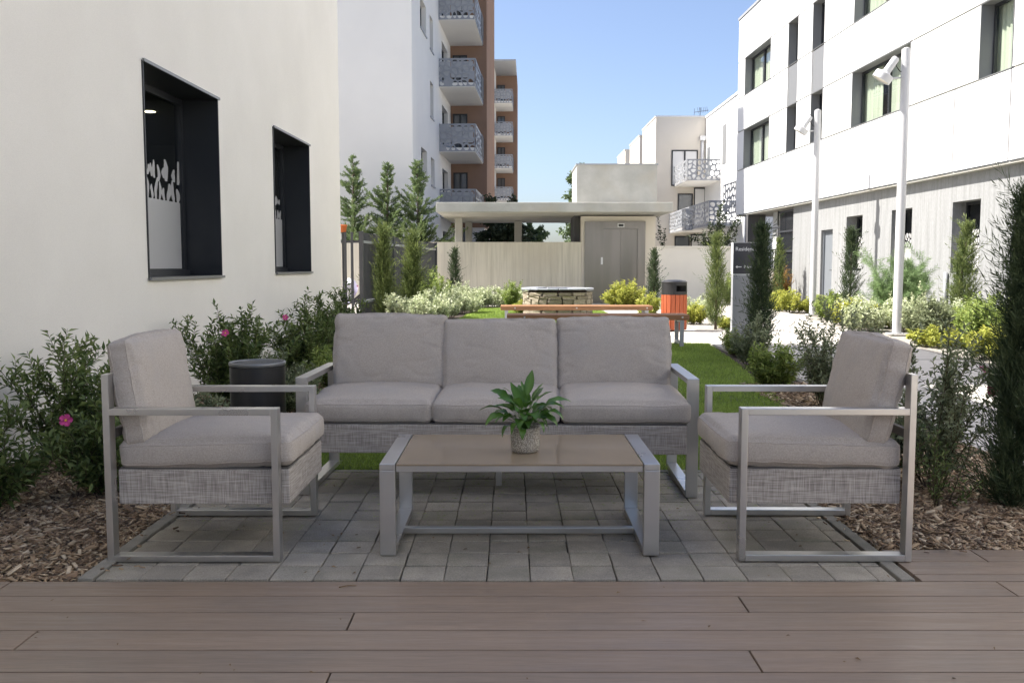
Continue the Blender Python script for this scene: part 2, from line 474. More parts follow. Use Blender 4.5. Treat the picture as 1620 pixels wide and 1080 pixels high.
def shrub(name, label, cat, loc, h, rad, seed, leafm, stems=22, subs=5, L=0.04, W=0.014, gap=0.018, wob=0.14, spread=1.0, group=None, flowers=(), pairs=2, base_r=0.06, leafang=0.9, t0=0.15, low=0.0, sub_len=0.42, sx=1.0, sy=1.0):
    """twiggy shrub: branching stems that carry rows of small leaves"""
    rng = np.random.default_rng(seed)
    root = thing(name, label, cat, loc, 0, group)
    lines = []; r0 = []; r1 = []
    for i in range(stems):
        az = rng.uniform(0, 2 * math.pi); rr = math.sqrt(rng.uniform(0, 1))
        d = np.array([math.cos(az) * rr * rad * spread / h * 0.9 * sx, math.sin(az) * rr * rad * spread / h * 0.9 * sy, 1.0])
        ln = h * rng.choice([.55, .7, .8, .9, 1.0, 1.12]) * rng.uniform(.94, 1.06) * (1 - low * rr) * math.sqrt(1 + (rr * rad * 0.5 / h) ** 2)
        p = np.array([math.cos(az) * base_r * rr * sx, math.sin(az) * base_r * rr * sy, 0.0])
        b = branch(rng, p, d, ln, 8, wob * 0.6, 0.1)
        lines.append(b); r0.append(0.0045); r1.append(0.0012)
        for s in range(subs):
            q = rng.uniform(0.2, 0.92); idx = q * 7
            i0 = int(idx); pt = b[i0] + (b[min(i0 + 1, 7)] - b[i0]) * (idx - i0)
            tg = b[min(i0 + 1, 7)] - b[i0]; tg /= np.linalg.norm(tg)
            out = rng.normal(0, 1, 3); out[2] = abs(out[2]) * 0.5; out /= np.linalg.norm(out)
            sb = branch(rng, pt, tg * 0.7 + out * 0.75, ln * sub_len * rng.uniform(0.5, 1.1) * (1.1 - 0.5 * q), 6, wob, 0.25)
            lines.append(sb); r0.append(0.0024); r1.append(0.0008)
    keep_l = []
    for ln in lines:
        ln[:, 2] = np.maximum(ln[:, 2], 0.01)
    obj('stems', strands_mesh('stems', lines, r0, r1), 'stem', root)
    PP = []; DD = []; tt = []
    for k, ln in enumerate(lines):
        P, T, q = along(ln, gap, t0 if k % (subs + 1) == 0 else 0.05)
        ph = rng.uniform(0, 6.28)
        u = unit(np.cross(T, np.array([0.37, 0.51, 0.77]))); w = np.cross(T, u)
        for j in range(pairs):
            an = ph + np.arange(len(P)) * 1.571 + j * 2 * math.pi / pairs + rng.normal(0, 0.35, len(P))
            side = u * np.cos(an)[:, None] + w * np.sin(an)[:, None]
            D = T * math.cos(leafang) + side * math.sin(leafang)
            PP.append(P); DD.append(D); tt.append(np.clip(rng.uniform(0, 0.85, len(P)) * (0.45 + 0.6 * q), 0, 1))
    P = np.concatenate(PP); D = np.concatenate(DD) + rng.normal(0, 0.18, (len(P), 3)); t = np.concatenate(tt)
    U = rng.normal(0, 0.5, (len(P), 3)) + np.array([0, 0, 1.0])
    sc = rng.uniform(0.6, 1.2, len(P))
    o = obj('foliage', leaf_mesh('foliage', P, D, U, L * sc, W * sc, t), leafm, root)
    o['kind'] = 'stuff'
    for fp in flowers:
        pm, cm = flower_mesh()
        f = obj('flower', pm, None, root, fp, (R(50) + rng.uniform(-.4, .4), 0, rng.uniform(-.6, .6)))
        f.scale = (1.0,) * 3
        obj('stamens', cm, None, f)
        f['label'] = 'pink open flower'
    return root

def cypress(name, label, loc, h, r, seed, leafm, n=900, twigs=12, L=0.16, tw=0.006, stray=8, group=None, lean=0.0, prof=None, cat='cypress', bare=0.03):
    """columnar conifer: upright feathery sprays packed round a trunk"""
    rng = np.random.default_rng(seed)
    root = thing(name, label, cat, loc, 0, group)
    MB().tube([(0, 0, 0), (0.01, 0, h * 0.5), (lean * h, 0, h * 0.93)], [r * 0.13 + 0.008, r * 0.09 + 0.005, 0.003], 6).build('trunk', 'bark', root, True)
    t = rng.uniform(bare, 1.0, n) ** 0.9
    xs = [0, .06, .3, .6, .85, 1.0]; ys = prof or [.55, .8, 1.0, .82, .45, .08]
    az = rng.uniform(0, 2 * math.pi, n)
    lump = np.array([noise.noise(Vector((math.cos(a) * 1.1, math.sin(a) * 1.1, q * h / max(r, .1) * .55 + seed))) for a, q in zip(az, t)])
    Rt = r * np.interp(t, xs, ys) * (1 + 0.75 * lump + rng.normal(0, .07, n))
    rad = np.array([np.cos(az), np.sin(az), np.zeros(n)]).T
    f = rng.uniform(0.15, 0.72, n)
    base = rad * (Rt * f)[:, None] + np.array([0, 0, 1.0]) * (t * h * 0.95 - .02 * h)[:, None]
    base[:, 0] += lean * h * t ** 1.5
    tilt = rng.normal(0.40, 0.20, n)
    ax = rad * np.sin(tilt)[:, None] + np.array([0, 0, 1.0]) * np.cos(tilt)[:, None] + rng.normal(0, 0.09, (n, 3))
    Ls = L * rng.uniform(0.6, 1.2, n) * (1 - 0.45 * t)
    k = rng.choice(n, min(stray, n), replace=False)
    Ls[k] *= rng.uniform(1.5, 2.2, len(k)); ax[k] += rad[k] * 0.55
    ax = unit(ax)
    sd_ = unit(np.cross(ax, rng.normal(0, 1, (n, 3))))
    nr = np.cross(sd_, ax)
    P = []; D = []; LL = []; TT = []
    tone = np.clip(rng.uniform(0, 0.4, n) + .35 * lump, 0, .6)
    for j in range(twigs):
        q = (j + 0.5) / twigs
        s = 1 if j % 2 else -1
        p = base + ax * (Ls * q)[:, None] + rad * (Ls * 0.12 * q * q)[:, None]
        d = ax * 0.8 + sd_ * s * 0.55 * (1 - 0.4 * q) + nr * rng.normal(0, 0.28, n)[:, None]
        if j == twigs - 1: d = ax.copy()
        P.append(p); D.append(d); LL.append(Ls * (0.42 - 0.2 * q) * rng.uniform(0.7, 1.3, n)); TT.append(np.clip(tone + 0.5 * q + rng.uniform(-.15, .15, n), 0, 1))
    P = np.concatenate(P); D = np.concatenate(D); LL = np.concatenate(LL); TT = np.concatenate(TT)
    o = obj('crown', leaf_mesh('crown', P, D, rng.normal(0, 1, (len(P), 3)), LL, tw * rng.uniform(0.7, 1.4, len(P)), TT, 0.3, 0.0, 0.5), leafm, root)
    o['kind'] = 'stuff'
    return root

def conifer(name, label, loc, h, r, seed, leafm, nb=260, group=None, lean=0.0):
    """loose pyramidal conifer with upswept branch plumes"""
    rng = np.random.default_rng(seed)
    root = thing(name, label, 'conifer tree', loc, 0, group)
    MB().tube([(0, 0, 0), (lean * h * .4, 0, h * .5), (lean * h, 0, h)], [0.09, 0.055, 0.006], 8).build('trunk', 'bark', root, True)
    P = []; D = []; L = []; T = []; lines = []
    for i in range(nb):
        t = rng.uniform(0.04, 0.985)
        rt = r * (1 - t) ** 0.98 * (0.85 + 0.22 * math.sin(t * 17 + seed)) * rng.choice([.55, .8, 1.0, 1.15, 1.35]) + 0.07
        az = rng.uniform(0, 2 * math.pi)
        rt *= max(.35, 1 + 1.1 * noise.noise(Vector((math.cos(az) * 1.2, math.sin(az) * 1.2, t * 5.5 + seed * 3.3))))
        d = np.array([math.cos(az), math.sin(az), rng.uniform(0.05, 0.6)])
        p0 = np.array([lean * h * t, 0, t * h])
        b = branch(rng, p0, d, rt * 1.12, 6, 0.10, 0.55)
        lines.append(b)
        pts, tg, q = along(b, 0.055, 0.25)
        m = 9
        for j in range(m):
            dd = tg * 0.85 + rng.normal(0, 0.36, (len(pts), 3)) + np.array([0, 0, 0.10])
            P.append(pts + rng.normal(0, 0.018, pts.shape)); D.append(dd); L.append(rng.uniform(0.06, 0.15, len(pts)) * (1.15 - 0.5 * q))
            T.append(np.clip(rng.uniform(0, .5, len(pts)) + 0.5 * q, 0, 1))
    obj('branches', strands_mesh('branches', lines, [0.010] * len(lines), [0.002] * len(lines)), 'bark', root)
    P = np.concatenate(P)
    o = obj('crown', leaf_mesh('crown', P, np.concatenate(D), rng.normal(0, 1, (len(P), 3)), np.concatenate(L), 0.026, np.concatenate(T), 0.25, 0.05, 0.5), leafm, root)
    o['kind'] = 'stuff'
    return root

def broadleaf(name, label, loc, h, r, seed, leafm, n=70, lsize=0.16, group=None, zlow=0.35, trunk_r=0.12):
    rng = np.random.default_rng(seed)
    root = thing(name, label, 'tree', loc, 0, group)
    lines = []; r0 = []; r1 = []
    MB().tube([(0, 0, 0), (0.05, 0.0, h * .35), (0.0, 0.05, h * .9)], [trunk_r, trunk_r * .7, 0.02], 8).build('trunk', 'bark', root, True)
    P = []; D = []; T = []
    for i in range(n):
        t = rng.uniform(zlow, 0.95)
        az = rng.uniform(0, 6.283)
        ln = r * rng.uniform(0.5, 1.1) * math.sqrt(max(0.12, 1 - ((t - .6) / .5) ** 2))
        b = branch(rng, (0, 0, t * h), (math.cos(az), math.sin(az), rng.uniform(0.1, 0.9)), ln, 7, 0.18, 0.2)
        lines.append(b); r0.append(0.03); r1.append(0.006)
        pts, tg, q = along(b, ln / 26, 0.3)
        for j in range(7):
            P.append(pts + rng.normal(0, ln * 0.07, pts.shape)); D.append(tg + rng.normal(0, 0.9, pts.shape)); T.append(rng.uniform(0, 1, len(pts)))
    obj('branches', strands_mesh('branches', lines, r0, r1), 'bark', root)
    P = np.concatenate(P)
    o = obj('crown', leaf_mesh('crown', P, np.concatenate(D), rng.normal(0, .6, (len(P), 3)) + [0, 0, 1], lsize * rng.uniform(.6, 1.2, len(P)), lsize * 0.6, np.concatenate(T)), leafm, root)
    o['kind'] = 'stuff'
    return root

# polygon cells for the pierced sheets and the window film
def clip(poly, a, b, c):
    out = []
    for i in range(len(poly)):
        p, q = poly[i], poly[(i + 1) % len(poly)]
        dp = a * p[0] + b * p[1] - c; dq = a * q[0] + b * q[1] - c
        if dp <= 0: out.append(p)
        if (dp < 0 < dq) or (dq < 0 < dp):
            s = dp / (dp - dq); out.append((p[0] + (q[0] - p[0]) * s, p[1] + (q[1] - p[1]) * s))
    return out

def cells(w, h, n, seed, ay=1.0):
    rng = random.Random(seed)
    nx = max(2, int(round(math.sqrt(n * w * ay / h)))); ny = max(1, int(round(n / nx)))
    pts = [((i + 0.5 + rng.uniform(-.38, .38)) * w / nx, (j + 0.5 + rng.uniform(-.38, .38)) * h / ny) for i in range(nx) for j in range(ny)]
    res = []
    for i, p in enumerate(pts):
        poly = [(0, 0), (w, 0), (w, h), (0, h)]
        for j, q in enumerate(pts):
            if i == j: continue
            if abs(q[0] - p[0]) > 3.2 * w / nx or abs(q[1] - p[1]) > 3.2 * h / ny: continue
            a, b = q[0] - p[0], q[1] - p[1]
            poly = clip(poly, a, b, (q[0] ** 2 + q[1] ** 2 - p[0] ** 2 - p[1] ** 2) / 2)
            if len(poly) < 3: break
        if len(poly) >= 3: res.append(poly)
    return res

def shrink(poly, k):
    cx = sum(p[0] for p in poly) / len(poly); cy = sum(p[1] for p in poly) / len(poly)
    # soften corners: use edge-midpoint blend
    out = []
    n = len(poly)
    for i in range(n):
        p = poly[i]; a = poly[i - 1]; b = poly[(i + 1) % n]
        for (u, v) in (((a[0] * .3 + p[0] * .7), (a[1] * .3 + p[1] * .7)), ((b[0] * .3 + p[0] * .7), (b[1] * .3 + p[1] * .7))):
            out.append((cx + (u - cx) * k, cy + (v - cy) * k))
    return out

def pierced(name, m, parent, w, h, n, seed, frame, k=0.74, th=0.012, solid=0.06):
    """sheet w x h with real holes; frame(u, v, t) -> local point"""
    rng = random.Random(seed + 5)
    mb = MB()
    for poly in cells(w, h, n, seed):
        np_ = len(poly)
        if rng.random() < solid:
            mb.add([frame(u, v, 0) for u, v in poly], [tuple(range(np_))])
            mb.add([frame(u, v, th) for u, v in poly], [tuple(range(np_ - 1, -1, -1))])
            continue
        hole = shrink(poly, k * rng.uniform(0.85, 1.08))
        for t in (0, th):
            vs = [frame(u, v, t) for u, v in poly] + [frame(u, v, t) for u, v in hole]
            fs = []
            for i in range(np_):
                j = (i + 1) % np_
                # hole has 2 verts per corner: 2i (towards prev), 2i+1 (towards next)
                fs.append((i, np_ + 2 * i, np_ + 2 * i + 1))
                fs.append((i, np_ + 2 * i + 1, np_ + 2 * j, j))
            mb.add(vs, fs)
        nh = len(hole)
        mb.add([frame(u, v, 0) for u, v in hole] + [frame(u, v, th) for u, v in hole], [(i, (i + 1) % nh, nh + (i + 1) % nh, nh + i) for i in range(nh)])
    return mb.build(name, m, parent)

def holed_wall(x, ys, zs, holes, depth, into):
    """wall face in plane x with rectangular holes and reveals that run `depth` in direction `into` (+1/-1)"""
    mb = MB()
    Yc = sorted(set(list(ys) + [h[0] for h in holes] + [h[1] for h in holes]))
    Zc = sorted(set(list(zs) + [h[2] for h in holes] + [h[3] for h in holes]))
    for i in range(len(Yc) - 1):
        for j in range(len(Zc) - 1):
            cy, cz = (Yc[i] + Yc[i + 1]) / 2, (Zc[j] + Zc[j + 1]) / 2
            if any(h[0] < cy < h[1] and h[2] < cz < h[3] for h in holes): continue
            mb.add([(x, Yc[i], Zc[j]), (x, Yc[i + 1], Zc[j]), (x, Yc[i + 1], Zc[j + 1]), (x, Yc[i], Zc[j + 1])], [(0, 1, 2, 3)])
    xi = x + into * depth
    for (a, b, c, d) in holes:
        for (p, q) in (((a, c), (b, c)), ((b, c), (b, d)), ((b, d), (a, d)), ((a, d), (a, c))):
            mb.add([(x, p[0], p[1]), (x, q[0], q[1]), (xi, q[0], q[1]), (xi, p[0], p[1])], [(0, 1, 2, 3)])
    return mb

def room_box(x, y0, y1, z0, z1, depth, into, name, parent, m='room'):
    mb = MB(); xi = x + into * depth; xa = x + into * 0.004
    y0, y1, z0, z1 = y0 - .3, y1 + .3, z0 - .3, z1 + .25
    mb.add([(xi, y0, z0), (xi, y1, z0), (xi, y1, z1), (xi, y0, z1)], [(0, 1, 2, 3)])
    for (p, q) in (((y0, z0), (y1, z0)), ((y1, z0), (y1, z1)), ((y1, z1), (y0, z1)), ((y0, z1), (y0, z0))):
        mb.add([(xa, p[0], p[1]), (xa, q[0], q[1]), (xi, q[0], q[1]), (xi, p[0], p[1])], [(0, 1, 2, 3)])
    return mb.build(name, m, parent)

def window(parent, x, into, y0, y1, z0, z1, fm='frame_dark', fw=0.055, mull=(), glass='glass', curtain=None, room=2.0, name='window'):
    """frame with mullions set at plane x (outside face), pane, curtain and dark room behind it"""
    mb = MB()
    xa, xb = sorted((x, x + into * 0.06))
    mb.box(xa, xb, y0, y1, z0, z0 + fw); mb.box(xa, xb, y0, y1, z1 - fw, z1)
    mb.box(xa, xb, y0, y0 + fw, z0 + fw, z1 - fw); mb.box(xa, xb, y1 - fw, y1, z0 + fw, z1 - fw)
    for q in mull:
        ym = y0 + (y1 - y0) * q
        mb.box(xa, xb, ym - fw * .6, ym + fw * .6, z0 + fw, z1 - fw)
    w = mb.build(name, fm, parent)
    xg = x + into * 0.03
    cuts = [y0 + fw] + [y0 + (y1 - y0) * q for q in mull] + [y1 - fw]
    for i in range(len(cuts) - 1):
        a = cuts[i] + (fw * .6 if i else 0); b = cuts[i + 1] - (fw * .6 if i < len(cuts) - 2 else 0)
        MB().box(*sorted((xg, xg + into * 0.012)), a, b, z0 + fw, z1 - fw).build('pane', glass, w)
    if room: room_box(x + into * 0.06, y0, y1, z0, z1, room, into, 'interior', w)
    if curtain:
        for (c0, c1) in curtain:
            n = max(8, int((c1 - c0) * (y1 - y0) * 26)); vs = []; fs = []
            for i in range(n + 1):
                yy = y0 + (y1 - y0) * (c0 + (c1 - c0) * i / n)
                xx = x + into * (0.11 + 0.025 * math.sin(i * 1.7) + 0.012 * math.sin(i * 0.6))
                vs += [(xx, yy, z0 + .01), (xx, yy, z1 - .01)]
            fs = [(2 * i, 2 * i + 2, 2 * i + 3, 2 * i + 1) for i in range(n)]
            MB().add(vs, fs).build('curtain', 'curtain', w, True)
    return w

def balcony(parent, x0, x1, y0, y1, z, ph=1.18, slab=0.20, seed=1, out=1, front=True, back=True, dens=26, bk=0.42):
    """slab with pierced sheet on the camera side (y0) and on the outer side (x1)"""
    s = MB().box(min(x0, x1), max(x0, x1), y0, y1, z, z + slab).build('balcony', 'stucco_tower', parent)
    w = abs(x1 - x0); L = y1 - y0
    sg = 1 if x1 > x0 else -1
    pierced('pierced_panel', 'balcony_metal', s, w, ph, dens, seed, lambda u, v, t: (x0 + sg * u, y0 - 0.03 + t, z + 0.03 + v), 0.78)
    pierced('pierced_panel', 'balcony_metal', s, L, ph, int(dens * L / w), seed + 1, lambda u, v, t: (x1 + sg * (0.03 - t), y0 + u, z + 0.03 + v), 0.80)
    if back:
        for i in range(3):
            a, b = x0 + sg * w * (0.02 + i / 3.0 * .94), x0 + sg * w * (0.02 + (i + 1) / 3.0 * .94 - 0.012)
            MB().box(min(a, b), max(a, b), y0 + 0.012, y0 + 0.03, z + bk, z + ph - 0.06).build('backing_sheet', 'balcony_backing', s)
    MB().box(min(x0, x1), max(x0, x1), y0 - 0.035, y0 + 0.02, z + ph + 0.03, z + ph + 0.07).build('handrail', 'balcony_metal', s)
    MB().box(min(x1, x1 + sg * .035), max(x1, x1 + sg * .035), y0 + .02, y1, z + ph + 0.03, z + ph + 0.07).build('handrail', 'balcony_metal', s)
    return s

# ================================================================== ground
def sheet(name, poly, z, m, kind='structure', th=None, label=None):
    mb = MB()
    if th: mb.prism(poly, z - th, z)
    else: mb.add([(x, y, z) for x, y in poly], [tuple(range(len(poly)))])
    return tag(mb.build(name, m), label, None, None, kind)

sheet('ground', [(-600, -300), (600, -300), (600, 900), (-600, 900)], -0.10, 'ground_far')
PATH = [(2.95, -6), (4.0, -6), (4.75, 4.5), (5.43, 10.74), (5.72, 13.34), (6.1, 17.6), (6.95, 23.9), (7.35, 28.2), (7.35, 31.5), (-2.2, 31.5), (-2.2, 25.6), (2.35, 25.6), (2.35, 16.6), (-0.6, 16.6), (-0.6, 13.72), (2.95, 13.62)]
sheet('path', PATH, 0.0, 'path_concrete', th=0.08)
for i, (a, b) in enumerate([((3.0, 11.2), (5.4, 11.2)), ((3.0, 13.0), (5.6, 13.05)), ((3.0, 15.6), (5.85, 15.6)), ((3.0, 8.4), (5.1, 8.4)), ((-0.5, 14.9), (3.0, 14.9))]):
    tag(MB().box(a[0], b[0], a[1] - 0.006, a[1] + 0.006, -0.01, 0.003).build('path_joint', 'joint'), kind='structure')
LAWN = [(-1.66, 5.13), (2.20, 5.13), (2.35, 8.5), (2.70, 11.0), (2.93, 13.62), (-0.62, 13.70), (-1.7, 13.70), (-1.75, 9)]
LAWN2 = [(-1.75, 13.70), (-0.62, 13.70), (-0.62, 16.6), (2.33, 16.6), (2.33, 25.0), (-0.9, 25.0), (-1.3, 17.0)]
sheet('lawn_soil', LAWN, -0.022, 'lawn_soil')
sheet('lawn_soil', LAWN2, -0.022, 'lawn_soil')
sheet('planting_bed', [(-3.2, 3.28), (-1.60, 3.28), (-1.60, 5.13), (-1.66, 5.13), (-1.75, 9), (-1.7, 13.7), (-1.3, 17.0), (-0.9, 25.6), (-2.4, 27.9), (-3.4, 18.0), (-3.2, 14.5)], -0.034, 'soil')
sheet('planting_bed', [(1.50, 3.66), (2.95, 3.66), (2.95, 13.62), (2.55, 13.62), (2.45, 11), (2.25, 8.5), (2.20, 5.13), (1.50, 5.13)], -0.034, 'soil')
sheet('planting_bed', [(4.9, 4.5), (5.43, 10.74), (5.72, 13.34), (6.1, 17.6), (6.95, 23.9), (7.35, 28.2), (8.6, 28.2), (9.4, 4.5)], -0.03, 'gravel')
sheet('planting_bed', [(3.3, 16.25), (4.35, 16.1), (4.75, 18.5), (4.6, 22.0), (3.5, 22.3), (3.15, 19)], 0.006, 'gravel')
sheet('planting_bed', [(2.36, 23.6), (4.2, 24.2), (4.4, 26.8), (2.36, 26.6)], 0.006, 'gravel')
sheet('garden_terrace', [(-14, 14.8), (-3.6, 14.8), (-3.5, 18.0), (-2.5, 27.9), (-14, 27.9)], -0.03, 'path_concrete')

# paving: bed, kerbs and single stones
sheet('paving_bed', [(-1.60, 3.28), (1.49, 3.28), (1.49, 5.13), (-1.60, 5.13)], -0.028, 'joint')
patio = tag(bpy.data.objects.new('patio', None), 'small terrace of square grey concrete pavers', None, None, 'structure'); link(patio)
rngp = random.Random(3)
def stone_mesh(sx, sy, sz, bev, seed):
    b = bmesh.new(); bmesh.ops.create_cube(b, size=1.0)
    rr = random.Random(seed)
    for v in b.verts:
        v.co = Vector((v.co.x * sx, v.co.y * sy, v.co.z * sz)) + Vector((rr.uniform(-.0016, .0016), rr.uniform(-.0016, .0016), 0))
    bmesh.ops.bevel(b, geom=[e for e in b.edges if not (e.verts[0].co.z < 0 and e.verts[1].co.z < 0)], offset=bev, segments=2, profile=0.5, affect='EDGES')
    me = bpy.data.meshes.new('paver'); b.to_mesh(me); b.free()
    return me
PX0, PXS, PY0, PYS = 0.0669, 0.1604, 3.288, 0.1604
pm = [stone_mesh(0.1568, 0.1495, 0.06, 0.004, s) for s in range(6)]
for m_ in pm: m_.materials.append(MATS['paver'])
pmh = stone_mesh(0.066, 0.1490, 0.06, 0.0035, 9); pmh.materials.append(MATS['paver'])
for r_ in range(11):
    for c_ in range(-10, 8):
        o = obj('paver', rngp.choice(pm), None, patio, (PX0 + (c_ + .5) * PXS + rngp.uniform(-.0015, .0015), PY0 + (r_ + .5) * PYS + rngp.uniform(-.0015, .0015), -0.031 + rngp.uniform(-.0035, .0025)), (rngp.uniform(-.006, .006), rngp.uniform(-.006, .006), rngp.choice([0, 1]) * math.pi + rngp.uniform(-.008, .008)))
    obj('paver', pmh, None, patio, (PX0 + 8 * PXS + 0.036, PY0 + (r_ + .5) * PYS, -0.032 + rngp.uniform(-.002, .001)), (rngp.uniform(-.01, .01), rngp.uniform(-.01, .01), rngp.uniform(-.01, .01)))
def kerb(x0, x1, y0, y1, top):
    MB().box(x0, x1, y0, y1, -0.08, top).build('kerb_stone', 'kerb', patio, bev=0.004)
yy = 3.283
for L_ in (0.78, 1.0): kerb(-1.598, -1.542, yy + .002, yy + L_ - .002, 0.006); yy += L_
yy = 3.283
for L_ in (0.78, 1.0): kerb(1.431, 1.483, yy + .002, yy + L_ - .002, 0.002); yy += L_
xx = -1.598
for L_ in (0.9, 1.0, 1.0, 0.18): kerb(xx + .002, xx + L_ - .002, 5.063, 5.118, -0.002); xx += L_

# deck boards
deck = tag(bpy.data.objects.new('deck', None), 'taupe composite deck in the foreground', None, None, 'structure'); link(deck)
sheet('deck_void', [(-5, -4), (6, -4), (6, 3.272), (-5, 3.272)], -0.05, 'joint')
sheet('deck_void', [(1.495, 3.272), (6, 3.272), (6, 3.652), (1.495, 3.652)], -0.05, 'joint')
dm = {}
def board(x0, x1, y0, y1):
    MB().box(x0 + .003, x1 - .003, y0 + .0028, y1 - .0028, -0.026, 0.0).build('deck_board', 'deck', deck, bev=0.0022)
def deck_row(y1, joints, xa=-4.6, xb=5.2, w=0.1495):
    xs_ = [xa] + joints + [xb]
    for i in range(len(xs_) - 1): board(xs_[i], xs_[i + 1], y1 - w, y1)
rows = [[-1.83], [0.79], [-0.525], [2.1], [0.712], [-0.515], [1.6], [-0.2], [0.9], [-1.1], [0.3], [1.9], [-0.8], [0.6], [-1.6], [1.1]]
yd = 3.270
for jj in rows:
    js = sorted(set([j + k * 3.6 for j in jj for k in (-1, 0, 1) if -4.3 < j + k * 3.6 < 4.9]))
    deck_row(yd, js); yd -= 0.1505
for k, jj in enumerate([[1.86], [3.4]]):
    deck_row(3.646 - k * 0.1505, jj, 1.50, 5.2)
deck_row(3.646 - 2 * 0.1505, [2.9], 1.50, 5.2, 0.072)

# grass blades
def grass(name, poly, dens, h, w, seed, label):
    rng = np.random.default_rng(seed)
    P = np.array(poly); lo, hi = P.min(0), P.max(0)
    n = int(dens * (hi - lo).prod())
    q = rng.uniform(lo, hi, (n, 2))
    ins = np.zeros(n, bool)
    j = len(P) - 1
    for i in range(len(P)):
        xi, yi = P[i]; xj, yj = P[j]
        c = ((yi > q[:, 1]) != (yj > q[:, 1])) & (q[:, 0] < (xj - xi) * (q[:, 1] - yi) / (yj - yi + 1e-12) + xi)
        ins ^= c; j = i
    q = q[ins]; n = len(q)
    az = rng.uniform(0, 6.283, n)
    D = np.stack([np.cos(az) * .55, np.sin(az) * .55, np.full(n, 1.0)], 1) + rng.normal(0, .2, (n, 3))
    patch = np.array([noise.noise(Vector((a * 1.3, b * 1.3, seed))) for a, b in q])
    t = np.clip(rng.uniform(0, .75, n) + patch * .45, 0, 1)
    Pz = np.column_stack([q, np.full(n, -0.024)])
    me = leaf_mesh(name, Pz, D, rng.normal(0, 1, (n, 3)) + [0, 0, .5], h * rng.uniform(.5, 1.25, n) * (1 + .3 * patch), w, t, 0.1, 0.15, 0.35)
    return tag(obj(name, me, 'grass'), label, 'grass', None, 'stuff')
grass('grass', [(-1.62, 5.12), (2.20, 5.12), (2.24, 7.6), (-1.70, 7.6)], 7500, 0.042, 0.0045, 1, 'mown lawn right behind the sofa')
grass('grass', [(-1.70, 7.6), (2.30, 7.6), (2.70, 11.0), (2.93, 13.62), (-1.7, 13.7)], 3000, 0.042, 0.008, 2, 'shaded lawn between the sofa and the benches')
grass('grass', LAWN2, 1900, 0.045, 0.011, 3, 'sunlit lawn around the stone well')

# wood chips
def chips(name, poly, dens, seed, label, size=1.0):
    rng = np.random.default_rng(seed)
    P = np.array(poly); lo, hi = P.min(0), P.max(0)
    n = int(dens * (hi - lo).prod())
    q = rng.uniform(lo, hi, (n, 2)); ins = np.zeros(n, bool); j = len(P) - 1
    for i in range(len(P)):
        xi, yi = P[i]; xj, yj = P[j]
        ins ^= ((yi > q[:, 1]) != (yj > q[:, 1])) & (q[:, 0] < (xj - xi) * (q[:, 1] - yi) / (yj - yi + 1e-12) + xi); j = i
    q = q[ins]; n = len(q)
    L = rng.gamma(3.2, 0.0075, n) * size + 0.008; W = rng.uniform(.22, .6, n) * L * 0.8 + .003; T = rng.uniform(.0018, .005, n)
    az = rng.uniform(0, 6.283, n); pt = rng.normal(0, .22, n); rl = rng.normal(0, .35, n)
    ca, sa, cp, sp, cr, sr = np.cos(az), np.sin(az), np.cos(pt), np.sin(pt), np.cos(rl), np.sin(rl)
    ex = np.stack([ca * cp, sa * cp, sp], 1)
    e0 = np.stack([-sa, ca, np.zeros(n)], 1); e1 = np.cross(ex, e0)
    ey = e0 * cr[:, None] + e1 * sr[:, None]; ez = np.cross(ex, ey)
    c = np.column_stack([q, -0.026 + rng.uniform(0, .022, n) + .5 * L * np.abs(sp)])
    V = np.empty((n, 8, 3)); k = 0
    tap = rng.uniform(.45, 1.0, (n, 2))
    for sx in (-1, 1):
        for sy in (-1, 1):
            for sz in (-1, 1):
                tw = tap[:, 0] if sx < 0 else tap[:, 1]
                V[:, k] = c + ex * (sx * L / 2)[:, None] + ey * (sy * W / 2 * tw)[:, None] + ez * (sz * T / 2)[:, None]; k += 1
    b = np.arange(n)[:, None] * 8
    F = np.concatenate([b + f for f in ([0, 1, 3, 2], [4, 6, 7, 5], [0, 4, 5, 1], [2, 3, 7, 6], [0, 2, 6, 4], [1, 5, 7, 3])])
    return tag(obj(name, np_mesh(name, V.reshape(-1, 3), F, np.repeat(rng.uniform(0, 1, n), 8)), 'chip'), label, 'mulch', None, 'stuff')
# chips take their tone from the attribute so that every chip differs
_m = MATS['chip']; _n, _l = _m.node_tree.nodes, _m.node_tree.links
_a = _n.new('ShaderNodeAttribute'); _a.attribute_name = 'tint'
_r = _n.new('ShaderNodeValToRGB'); _e = _r.color_ramp.elements
_e[0].position = 0; _e[0].color = (0.090, 0.065, 0.046, 1); _e[1].position = 1; _e[1].color = (0.60, 0.49, 0.35, 1)
for p_, c_ in ((0.35, (0.25, 0.165, 0.100, 1)), (0.7, (0.40, 0.29, 0.18, 1))):
    e_ = _e.new(p_); e_.color = c_
_l.new(_a.outputs['Fac'], _r.inputs[0]); _l.new(_r.outputs[0], _n['Principled BSDF'].inputs['Base Color'])
chips('wood_chips', [(-3.0, 3.285), (-1.605, 3.285), (-1.605, 5.3), (-3.0, 5.3)], 9000, 1, 'brown wood chips on the bed along the left wall', .82)
chips('wood_chips', [(-2.95, 5.3), (-1.7, 5.3), (-1.75, 9), (-2.85, 9)], 2200, 4, 'wood chips further back along the left wall', 1.3)
chips('wood_chips', [(1.492, 3.655), (2.95, 3.655), (2.95, 5.6), (2.20, 5.6), (2.20, 5.12), (1.492, 5.12)], 9000, 2, 'grey brown wood chips behind the right armchair', .88)
chips('wood_chips', [(2.22, 5.6), (2.95, 5.6), (2.95, 9.0), (2.25, 9.0)], 2200, 3, 'wood chips between the lawn and the path', 1.3)

